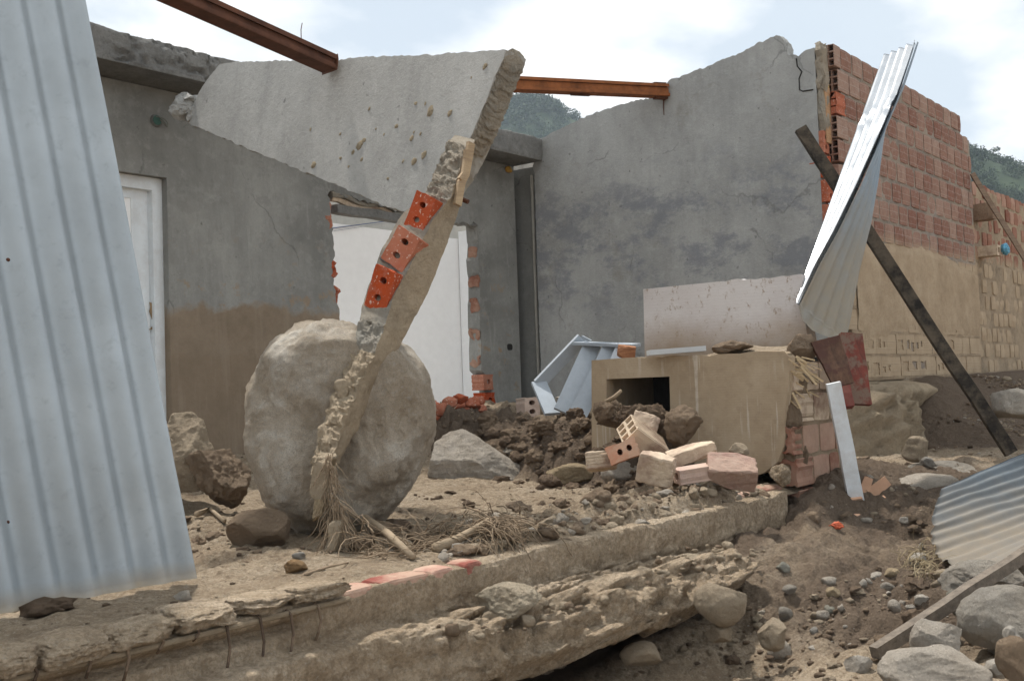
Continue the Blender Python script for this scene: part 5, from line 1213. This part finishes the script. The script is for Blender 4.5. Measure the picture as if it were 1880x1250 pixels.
o = bar('plank', wp0, wp1, 0.078, 0.03, m_flat('white_plank', (0.66, 0.69, 0.71), 0.55, .08, mud=0.22), side=RH, n=6, wob=0.005, taper=1.1); tag(o, 'white painted plank leaning upright against the red boards', 'plank')
sa, sb_ = at_d(1606, 1196, 3.95), at_d(1990, 945, 4.55)
o = bar('stick', sa, sb_, 0.045, 0.04, m_wood('grey_lath', (0.20, 0.165, 0.13), (0.09, 0.075, 0.06), axis_stretch=(2, 2, 2), scale=14), side=ZU, n=10, wob=0.006); tag(o, 'long grey weathered lath lying across the rocks at lower right', 'lath')
M_tile = m_flat('terracotta', (0.52, 0.31, 0.20), 0.85, .15)
for i, (x, y, L_, a, w_, lab) in enumerate([(1602, 902, .22, 0.62, .075, 'long tan plywood piece tilted up beside the foot of the white plank'), (1562, 908, .13, 1.9, .07, 'tan plywood chip standing left of the foot of the white plank'), (1560, 914, .13, 0.1, .05, 'flat tan chip lying just left of the white plank'),
                                         (1606, 918, .12, 0.35, .04, 'thin tan chip lying right of the white plank foot'), (1562, 947, .11, 0.02, .06, 'lowest tan chip lying in front of the white plank foot'), (1590, 890, .10, 1.2, .06, 'tan chip half hidden behind the white plank'), (1615, 955, .05, .4, .03, 'little tan wood flake right in front of the white plank')]):
    d = 6.05+(0.12 if i in (0, 1, 5) else 0.0)-(0.15 if i in (4, 6) else 0)
    c = at_d(x, y, d); ax_ = RH*math.cos(a)+ZU*math.sin(a); sd_ = FH+0.35*ZU if i in (2, 3, 4, 6) else ZU*math.cos(a)-RH*math.sin(a)
    tag(bar('wood_chip', c-ax_*L_/2, c+ax_*L_/2, w_, .012, M_tile, side=sd_, n=2, wob=.006, taper=.8), lab, 'wood chip')
rock('plastic_scrap', 'crumpled bright orange plastic scrap on the dirt slope', (1520, 957, 1548, 972), m_flat('orange_plastic', (0.50, 0.10, 0.04), .5), 501, cat='scrap', rough=.5, freq=3)
for i, (b_, lab) in enumerate([((668, 955, 722, 992), 'brown mud clod right of the hanging roots'), ((640, 985, 690, 1018), 'mud clod buried under the hanging roots'), ((880, 958, 925, 992), 'brown mud clod behind the right end of the root mat'), ((905, 930, 950, 960), 'flat pale clod beyond the root mat'), ((815, 955, 850, 978), 'thin pale chip of plaster leaning among the roots'), ((745, 968, 790, 1005), 'torn lump of earth between the stick and the root mat')]):
    rock('mud_clod', lab, b_, M_rocks['mud'] if i not in (3, 4) else M_rocks['tan'], 820+i, cat='clod', rough=.3, freq=2.4)
# grass root clump on the slope and hanging roots
M_root = m_wood('root', (0.30, 0.225, 0.15), (0.15, 0.108, 0.07), scale=9)
def roots(name, label, seeds, mat, cat='roots', loc=None):
    parts = []
    for (p, d_, L_, r_, wob_, grav, sd_) in seeds:
        p = A(p, float); d_ = unit(d_); pts = [p]; R_ = random.Random(sd_)
        for i in range(7):
            d_ = unit(d_+A([R_.gauss(0, wob_), R_.gauss(0, wob_), R_.gauss(0, wob_)-grav])); p = p+d_*L_/7; pts.append(p)
        g = [np.maximum(q[2], height(q[0], q[1])+0.006) for q in pts]; pts = [A([q[0], q[1], z_]) for q, z_ in zip(pts, g)]
        parts.append(tubev(pts, r_, 5, r_*0.4))
    V, F = merge(parts); return tag(obj(name, V, F, mat, smooth=True, loc=loc if loc is not None else V[0]), label, cat, kind='stuff')
sd1 = []
for i in range(110):
    y = rnd.uniform(828, 975); t_ = (y-838)/127; x = 606+rnd.gauss(0, 6)+t_*8; d = 4.18-0.02*t_+rnd.uniform(-.04, .03)
    ang = rnd.gauss(0.03, 0.20)+(0.45*t_ if rnd.random() < 0.3 else 0)
    sd1.append((at_d(x, y, d), RH*math.sin(ang)-ZU*math.cos(ang)-FH*rnd.uniform(0, .2), rnd.uniform(.05, .26), rnd.uniform(.0009, .0034), .24, .16, i))
for i in range(30):
    x, y = 622+rnd.gauss(0, 6), 932+rnd.gauss(0, 7); a = abs(rnd.gauss(0, .5))-.1
    sd1.append((at_d(x, y, 4.12), RH*math.sin(a)-ZU*math.cos(a)*.8-FH*.1, rnd.uniform(.10, .30), rnd.uniform(.001, .0034), .20, .16, 300+i))
roots('root_tuft', 'dry brown roots hanging from the foot of the leaning brick strip', sd1, M_root)
sd2 = []
for i in range(330):
    x, y = rnd.uniform(660, 960), 0
    y = 1000+10*math.sin(x*0.02)+rnd.gauss(0, 10)-(x-800)*0.06; q, d = hit(x, min(y, 1030)); h_ = rnd.random()**2*(0.09 if x < 780 or x > 820 else .04)
    a = rnd.uniform(-1.2, 1.2)+(math.pi if rnd.random() < .4 else 0)
    sd2.append((q+A([0, 0, .008+h_]), RH*math.cos(a)+FH*math.sin(a)*.5+ZU*rnd.gauss(0, .25), rnd.uniform(.05, .22), rnd.uniform(.0009, .0036), .34, .10, 600+i))
for i in range(60):
    x, y = rnd.gauss(905, 26), rnd.gauss(990, 10); q, d = hit(x, y); a = rnd.uniform(-1.0, 0.8)
    sd2.append((q+A([0, 0, .03+rnd.random()*.06]), RH*math.cos(a)*.7-FH*.5+ZU*.1, rnd.uniform(.08, .22), rnd.uniform(.0014, .004), .22, .22, 900+i))
roots('root_mat', 'tangled mat of dry roots and twigs lying along the foundation edge', sd2, M_root)
sd3 = []
q0, d0_ = hit(1690, 1050)
for i in range(110):
    x, y = rnd.gauss(1692, 16), rnd.gauss(1045, 11); q, d = hit(x, y); a = rnd.uniform(0, 6.28)
    sd3.append((q+A([0, 0, .02+rnd.random()*.05]), RH*math.cos(a)+ZU*math.sin(a)*.6-FH*.3, rnd.uniform(.06, .18), rnd.uniform(.001, .0026), .3, .16, 1200+i))
roots('root_clump', 'small dry grass and root clump on the slope left of the rumpled sheet', sd3, m_wood('dry_grass', (0.40, 0.32, 0.20), (0.22, 0.17, 0.10), scale=9))
def stick(label, pts, r0, r1, name='twig', mat=None):
    V, F = tubev(pts, r0, 8, r1); V = A(V)+0.2*r0*np.stack([fbm(A(V)*30, 3, 70+i) for i in range(3)], 1)
    tag(obj(name, V, F, mat or M_root, smooth=True, loc=pts[0]), label, 'stick')
M_stickwood = m_wood('stick_bark', (0.37, 0.29, 0.20), (0.23, 0.17, 0.11), scale=12)
g1, g2 = hit(758, 1031)[0], hit(672, 992)[0]
stick('stout straight stick lying slanted out of the roots by the strip foot', [g2+A([0, 0, .09]), (g1+g2)/2+A([0, 0, .065]), g1+A([0, 0, .018])], .017, .013, mat=M_stickwood)
stick('curved brown branch lying in the root mat above the white stone', [hit(800, 1014)[0]+A([0, 0, .015]), hit(838, 1006)[0]+A([0, 0, .03]), hit(872, 996)[0]+A([0, 0, .05]), hit(900, 983)[0]+A([0, 0, .06])], .022, .012, mat=M_stickwood)
stick('thin twig poking up out of the root mat at its right end', [hit(905, 985)[0]+A([0, 0, .06]), hit(880, 965)[0]+A([0, 0, .06]), hit(852, 948)[0]+A([0, 0, .05])], .007, .004)
stick('thin straight twig lying in front of the ochre stone', [hit(560, 1058)[0]+A([0, 0, .006]), hit(600, 1046)[0]+A([0, 0, .01]), hit(640, 1036)[0]+A([0, 0, .008])], .005, .003)
stick('short green-grey stick poking out of the mud in the counter opening', [at_d(1112, 738, 6.5), at_d(1128, 729, 6.47), at_d(1141, 717, 6.45)], .014, .010, mat=M_stickwood)
stick('crooked pale root lying on the mud left of the boulder', [hit(362, 951)[0]+A([0, 0, .02]), hit(385, 946)[0]+A([0, 0, .03]), hit(412, 962)[0]+A([0, 0, .015])], .016, .010, mat=M_stickwood)

# ------------------------------------------------------------------ stones of the street side
G_mud = M_rocks['mud']
M_dclod = m_rock('damp_earth', (0.20, 0.138, 0.09), (0.125, 0.085, 0.055), .15, .35, MUDM)
R9 = random.Random(19)
for i in range(64):
    x = R9.uniform(885, 1250); yl_ = 770-(x-885)*0.07; y = R9.uniform(yl_+8, yl_+105-max(0, (x-1120))*.35); w_ = R9.uniform(16, 52); h_ = w_*R9.uniform(.5, .8)
    rock('mud_clod', 'rough brown clod in the churned mud heap left of the counter', (x-w_/2, y-h_, x+w_/2, y), M_dclod if i % 3 else G_mud, 1100+i % 17, cat='clod', group='clods of the churned mud heap', rough=.55, freq=2.6, cuts=4, sub=4 if w_ > 30 else 3)
for i in range(13):
    x = 1108+i*10.5; w_ = R9.uniform(34, 58); yt = 738+R9.uniform(-8, 14)+(8 if i > 8 else 0)
    rock('mud_clod', 'brown clod banked up in front of the dark counter opening', (x-w_/2, yt, x+w_/2, yt+R9.uniform(36, 50)), M_dclod if i % 2 else G_mud, 1130+i, d=6.33+R9.uniform(-.06, .06), cat='clod', group='clods banked against the counter opening', rough=.5, freq=2.4, cuts=4)
G = M_rocks
def orock(px, label, m, seed, **k): rock('rock', label, px, G[m], seed, **k)
orock((1612, 1188, 1806, 1290), 'big flat-topped tan rock at the bottom right of the frame', 'pale', 501, d=3.45, sub=5, boxy=.4, cuts=6, rough=.10)
orock((1670, 1136, 1768, 1200), 'pale angular rock behind the big flat-topped one', 'pale', 502, d=3.75, sub=5, cuts=6, rough=.09)
orock((1755, 1078, 1915, 1194), 'large grey-brown slanted rock at the right edge', 'grey', 503, d=3.85, sub=5, cuts=5, rough=.09)
orock((1742, 1072, 1818, 1134), 'smooth greenish rock behind the long lath', 'green', 504, d=4.2, cuts=3, rough=.05, boxy=.3)
orock((1730, 1028, 1880, 1106), 'dull grey rock under the rumpled metal sheet', 'grey', 505, d=4.45, sub=5)
orock((1808, 1210, 1862, 1244), 'small flat white rock at the bottom right corner', 'white', 506, d=3.5, boxy=.4)
orock((1842, 1148, 1874, 1198), 'upright white stone at the right edge under the slanted rock', 'white', 507, d=3.6)
orock((1852, 1185, 1900, 1235), 'pale stone at the right edge beside the flat white one', 'pale', 508, d=3.4)
orock((1552, 1200, 1602, 1236), 'pointed pale stone lying left of the big flat-topped rock', 'white', 509, cuts=9, hard=1)
orock((1612, 870, 1764, 932), 'flat pale grey slab of rock right of the white plank', 'pale', 510, d=6.5, sub=5, boxy=.55, cuts=5, rough=.07, deep=.7)
orock((1668, 846, 1800, 890), 'flat grey rock lying behind the pale slab', 'grey', 511, d=7.1, sub=5, boxy=.4, deep=.7)
orock((1822, 712, 1910, 772), 'white block of stone on the dark bank at the right edge', 'white', 512, d=8.4, boxy=.5, cuts=6)
orock((1274, 1068, 1372, 1150), 'round tan cobble wedged under the broken end of the footing', 'tan', 513, d=4.22, sub=5, cuts=3, rough=.07)
orock((1296, 1142, 1345, 1180), 'smaller cobble lying under the wedged one', 'tan', 514, d=4.25)
orock((1136, 1176, 1214, 1224), 'rounded rock lying in the mouth of the hollow under the footing', 'tan', 515, d=4.05, cuts=4, rough=.08)
orock((1392, 1136, 1442, 1196), 'upright tan stone half buried in the slope', 'tan', 516, d=4.2)
orock((1408, 1174, 1452, 1214), 'rounded stone in front of the upright tan one', 'pale', 517)
orock((1836, 1170, 1900, 1260), 'mud-covered stone in the bottom right corner', 'mud', 518, d=3.2)
orock((1655, 800, 1700, 850), 'tan rock at the foot of the yellowish footing', 'tan', 519, d=7.4)
orock((1690, 838, 1715, 862), 'smooth grey cobble at the foot of the yellowish footing', 'blue', 520, d=7.1)
orock((1612, 868, 1632, 884), 'small grey-blue stone behind the pale slab', 'blue', 521, d=6.8)
lay = [(1425, 1030, 1451, 1056, 'green', 'rounded olive stone on the upper slope'), (1594, 1049, 1622, 1066, 'white', 'white oval stone on the slope below the orange scrap'), (1622, 1043, 1652, 1060, 'yellow', 'tan oval stone beside the white oval one'),
       (1615, 1068, 1644, 1086, 'grey', 'grey stone just below the tan oval one'), (1677, 1090, 1712, 1118, 'white', 'bright angular stone near the lath'), (1631, 1100, 1654, 1126, 'pale', 'upright pale stone left of the bright angular one'), (1660, 1108, 1680, 1126, 'white', 'small white stone touching the bright angular one'),
       (1576, 1062, 1592, 1080, 'white', 'little white pebble left of the oval stones'), (1508, 1058, 1536, 1076, 'pale', 'pale stone in the pebbly part of the slope'), (1516, 1076, 1544, 1098, 'yellow', 'tan pebble below the pale stone'), (1436, 1072, 1464, 1094, 'grey', 'grey pebble left in the pebbly slope'),
       (1498, 1120, 1524, 1138, 'pale', 'whitish pebble low on the pebbly slope'), (1514, 1110, 1534, 1130, 'green', 'greenish pebble beside the whitish one'), (1686, 994, 1697, 1018, 'pale', 'narrow upright stone above the root clump'), (1668, 1014, 1700, 1042, 'white', 'white stone behind the root clump'),
       (1484, 1184, 1510, 1196, 'white', 'flat white pebble near the bottom of the slope'), (1486, 1150, 1504, 1168, 'blue', 'blue-grey pebble low on the slope'), (1650, 948, 1668, 962, 'white', 'white stone on the dirt right of the tan chips'), (1428, 1112, 1456, 1142, 'grey', 'dull stone half buried left on the slope'),
       (1537, 1108, 1552, 1124, 'pale', 'small upright pebble in the middle of the slope'), (1520, 888, 1534, 902, 'pale', 'pebble beside the brick end of the counter'), (1580, 950, 1604, 962, 'pale', 'flat pebble in front of the white plank')]
for i, (x0, y0, x1, y1, m_, lab) in enumerate(lay):
    rock('stone', lab, (x0, y0, x1, y1), G[m_], 540+i, cat='stone', sub=3, cuts=6)
# clods, crumbs and pebbles that nobody could count
def scatter(name, n, pick, mats, size, seed, flat=0.7, sub=1, cuts=3, rough=.3, smooth=False):
    R_ = np.random.RandomState(seed); shapes = [rockshape(900+seed*10+i, sub, cuts, rough, freq=2.6, hard=1.0, boxy=.25) for i in range(9)]
    per = {m_: [] for m_ in mats}
    Vs = []; Fs = []; off = 0; mi = []
    for i in range(n):
        p = pick(R_)
        if p is None: continue
        P, F = shapes[R_.randint(9)]; s_ = size[0]*(size[1]/size[0])**(R_.rand()**2.2); a = R_.rand()*6.28; ca, sa_ = math.cos(a), math.sin(a)
        Pm = P*A([1, R_.uniform(.6, 1), R_.uniform(.45, .9)*flat/.7])*s_; t_ = R_.uniform(-.4, .4)
        x, y, z_ = Pm[:, 0], Pm[:, 1]*math.cos(t_)-Pm[:, 2]*math.sin(t_), Pm[:, 1]*math.sin(t_)+Pm[:, 2]*math.cos(t_)
        Vs.append(np.stack([x*ca-y*sa_, x*sa_+y*ca, z_], 1)+A(p)+A([0, 0, s_*.15])); Fs.append(F+off); off += len(P); mi.append(np.full(len(F), R_.randint(len(mats))))
    V = np.vstack(Vs); F = np.vstack(Fs)
    o = obj(name, V, F, mats[0], smooth=smooth)
    for m_ in mats[1:]: o.data.materials.append(m_)
    o.data.polygons.foreach_set('material_index', np.concatenate(mi).astype(np.int32))
    return tag(o, kind='stuff')
def hin1(x, y): return _look(_GI, x, y)
def hout1(x, y): return _look(_GO, x, y)
def pick_in(R_):
    while True:
        x, y = R_.uniform(1.2, 8.4), R_.uniform(2.64, 6.6)
        t_ = x-(4.95+(y-3.0)*.47); w_ = math.exp(-((t_-.25)/.35)**2)*(y > 2.9)+.6*math.exp(-((x-2.6)**2+(y-4.3)**2)/.4)+.45*(y < 3.0)*(x > 3.0)*(x < 5.3)+.10
        if (x > 6.1 and y < 3.5) or (x > 5.6 and y < 3.95): continue
        if R_.rand() < w_: return (x, y, hin1(x, y))
M_clod, M_clod2 = G['mud'], m_rock('damp_clod', (0.17, 0.118, 0.078), (0.11, 0.074, 0.048), .1, .3, MUDM)
scatter('mud_clods', 520, pick_in, [M_clod2, M_clod2, M_clod], (.012, .085), 1, sub=3, rough=.6, cuts=4, flat=.6)
def pick_rim(R_):
    x, y = R_.uniform(2.9, 5.4), 2.57+abs(R_.randn())*.22; return (x, y, hin1(x, y)) if y < 3.3 else None
scatter('rim_rubble', 520, pick_rim, [M_tanrock, M_rocks['pale'], M_tanrock, M_clod], (.006, .045), 6, sub=2, rough=.45, cuts=4)
scatter('mud_crumbs', 2600, pick_in, [M_clod, M_tanrock, M_clod2], (.004, .016), 2)
_GP = fbm(np.stack([_GX*1.9, _GY*1.9, _GX*0], -1), 3, 55)
PATCH = True
def pick_out(R_):
    while True:
        x, y = R_.uniform(3.0, 12.5), R_.uniform(.5, 3.2)
        if y > 2.40 and x < 6.3: continue
        if PATCH and _look(_GP, x, y) < R_.uniform(-.15, .35): continue
        if R_.rand() < (.25+.4*(x > 8.8)*(y > 1.9)+.75*math.exp(-((x-4.6)/1.0)**2-((y-1.85)/.45)**2)): return (x, y, hout1(x, y))
scatter('gravel', 1000, pick_out, [G['pale'], G['tan'], G['tan'], G['mud'], G['white'], G['mud']], (.004, .030), 3, cuts=6, rough=.15, sub=2)
scatter('earth_clods', 420, pick_out, [M_clod2, M_clod, M_tanrock], (.010, .06), 7, sub=3, rough=.55, cuts=4, flat=.6)
scatter('dirt_crumbs', 3200, pick_out, [M_clod, M_tanrock, M_clod2], (.003, .022), 4)
def pick_ledge(R_):
    x = R_.uniform(2.6, 4.6); y = R_.uniform(2.22, 2.5); return (x, y, -.765-.1*(2.5-y)+.01*R_.rand()) if R_.rand() < .9 else None
scatter('ledge_rubble', 210, pick_ledge, [M_tanrock, G['mud'], M_tanrock], (.006, .030), 5, sub=2)

# chunk of broken plaster lying on the ledge
rock('concrete_lump', 'flat broken slab of concrete sticking out on the footing ledge', (872, 1072, 998, 1138), m_concrete('lump_concrete', (0.42, 0.36, 0.27), .5, 1.3), 601, d=3.62, cat='concrete lump', sub=5, cuts=6, rough=.18, freq=2.4, deep=.8)

# ------------------------------------------------------------------ air
hv = boxv((20, 20, 59), (560, 0, 0), (0, 560, 0), (0, 0, 62))
hz = obj('haze', hv, BOXF, None); hm = bpy.data.materials.new('haze'); hm.use_nodes = True
for n in list(hm.node_tree.nodes):
    if n.type != 'OUTPUT_MATERIAL': hm.node_tree.nodes.remove(n)
pv = hm.node_tree.nodes.new('ShaderNodeVolumePrincipled'); pv.inputs['Density'].default_value = 0.00052; pv.inputs['Color'].default_value = (0.72, 0.84, 0.97, 1)
hm.node_tree.links.new(pv.outputs[0], [n for n in hm.node_tree.nodes if n.type == 'OUTPUT_MATERIAL'][0].inputs['Volume'])
hz.data.materials.append(hm); tag(hz, kind='stuff')
# ------------------------------------------------------------------ wooded hills
M_leaf = Mat('leaf', 0.7, 0, 0.3)
M_leaf.color(M_leaf.ramp(M_leaf.noise(0.35, 4, .6), [(.35, (.022, .042, .022)), (.7, (.06, .095, .04))]))
M_hill = Mat('hill_cover', 0.95); M_hill.color(M_hill.ramp(M_hill.noise(.2, 6, .6), [(.3, (.02, .036, .016)), (.7, (.05, .075, .03))]))
def leafclumps(cent, rad, n, size, R_):
    d = R_.randn(n, 3); d /= np.linalg.norm(d, axis=1, keepdims=True); p = cent+d*(R_.rand(n, 1)**.4)*rad
    a = R_.randn(n, 3); a /= np.linalg.norm(a, axis=1, keepdims=True); b = np.cross(a, R_.randn(n, 3)); b /= np.linalg.norm(b, axis=1, keepdims=True)
    s_ = size*R_.uniform(.5, 1.2, (n, 1))
    return np.stack([p+a*s_, p+b*s_*.6, p-a*s_, p-b*s_*.6], 1).reshape(-1, 3)
def hillside(name, D, sky_px, base_z, half, seed):
    """a ridge at distance D whose skyline runs through sky_px, with trees on it"""
    R_ = np.random.RandomState(seed)
    ls, zs_ = [], []
    for x, y in sky_px:
        r = ray(x, y); k_ = D/(r@FH); q = r*k_; ls.append(q@RH); zs_.append(q[2]-D*0.004)
    o_ = np.argsort(ls); ls, zs_ = A(ls)[o_], A(zs_)[o_]
    n = 160; m_ = 24; lx = np.linspace(ls[0], ls[-1], n); top_ = np.interp(lx, ls, zs_); V = []
    for j in range(m_):
        f_ = -half+2*half*j/(m_-1); sh_ = 1-(f_/half)**2 if f_ < 0 else 1-0.5*(f_/half)**2
        z_ = base_z+(top_-base_z)*np.maximum(sh_, 0); z_ = z_+D*.006*fbm(np.stack([lx*.02, lx*0+f_*.02, lx*0], -1), 4, seed)*(abs(f_) > 1e-9)
        V.append(lx[:, None]*RH+(D+f_)*FH+z_[:, None]*ZU)
    V = A(V); tag(obj(name, V.reshape(-1, 3), grid_faces(m_, n), M_hill.m, smooth=True), kind='structure')
    Q_ = []
    for i in range(900):
        l_ = R_.uniform(ls[0], ls[-1]); f_ = -half*.75*R_.rand()**1.5+half*.1; sh_ = 1-(f_/half)**2 if f_ < 0 else 1-.5*(f_/half)**2
        zt_ = base_z+(np.interp(l_, ls, zs_)-base_z)*sh_; r_ = D*R_.uniform(.0035, .0075)
        Q_.append(leafclumps(l_*RH+(D+f_)*FH+(zt_+r_*.5)*ZU, A([1.15, 1.15, .8])*r_, 130, r_*.17, R_))
    Q_ = np.vstack(Q_); F_ = np.arange(len(Q_)).reshape(-1, 4)
    tag(obj('forest', Q_, F_, M_leaf.m), kind='stuff')
hillside('hill', 420, [(600, 330), (780, 250), (860, 205), (905, 194), (960, 182), (1000, 188), (1030, 208), (1050, 218), (1090, 250), (1160, 290), (1260, 340)], 10, 90, 5)
hillside('hill', 260, [(1640, 250), (1720, 270), (1790, 296), (1820, 312), (1880, 330), (1960, 360), (2100, 420), (2300, 500)], 5, 60, 6)
# trees one can tell apart on the right-hand skyline
M_bark = m_flat('bark', (0.08, 0.06, 0.045), .9)
for i, (x, y, s_, lab) in enumerate([(1797, 283, 20, 'spreading dark tree on the skyline just right of the brick wall corner'), (1826, 300, 16, 'smaller dark tree on the skyline above the far brick wall'), (1872, 322, 16, 'bushy dark tree on the skyline at the right edge')]):
    D = 250; r = ray(x, y); c = r*(D/(r@FH)); w_ = s_*D/FPX; R_ = np.random.RandomState(40+i)
    o = thing('tree', lab, 'tree', c-ZU*w_*2.2)
    V, F = tubev([c-ZU*w_*2.2, c-ZU*w_*1.0+RH*.1*w_, c-ZU*.1*w_], w_*.10, 7, w_*.04)
    parts = [(V, F)]+[tubev([c-ZU*w_*.9, c+RH*w_*.5*math.cos(a)+FH*w_*.5*math.sin(a)], w_*.04, 5, w_*.015) for a in (0, 1.5, 3, 4.6)]
    V, F = merge(parts); obj('trunk', V, F, M_bark, o)
    Q_ = np.vstack([leafclumps(c+A(R_.randn(3))*A([.55, .55, .22])*w_, A([.45, .45, .22])*w_, 90, w_*.10, R_) for _ in range(9)])
    obj('crown', Q_, np.arange(len(Q_)).reshape(-1, 4), M_leaf.m, o)
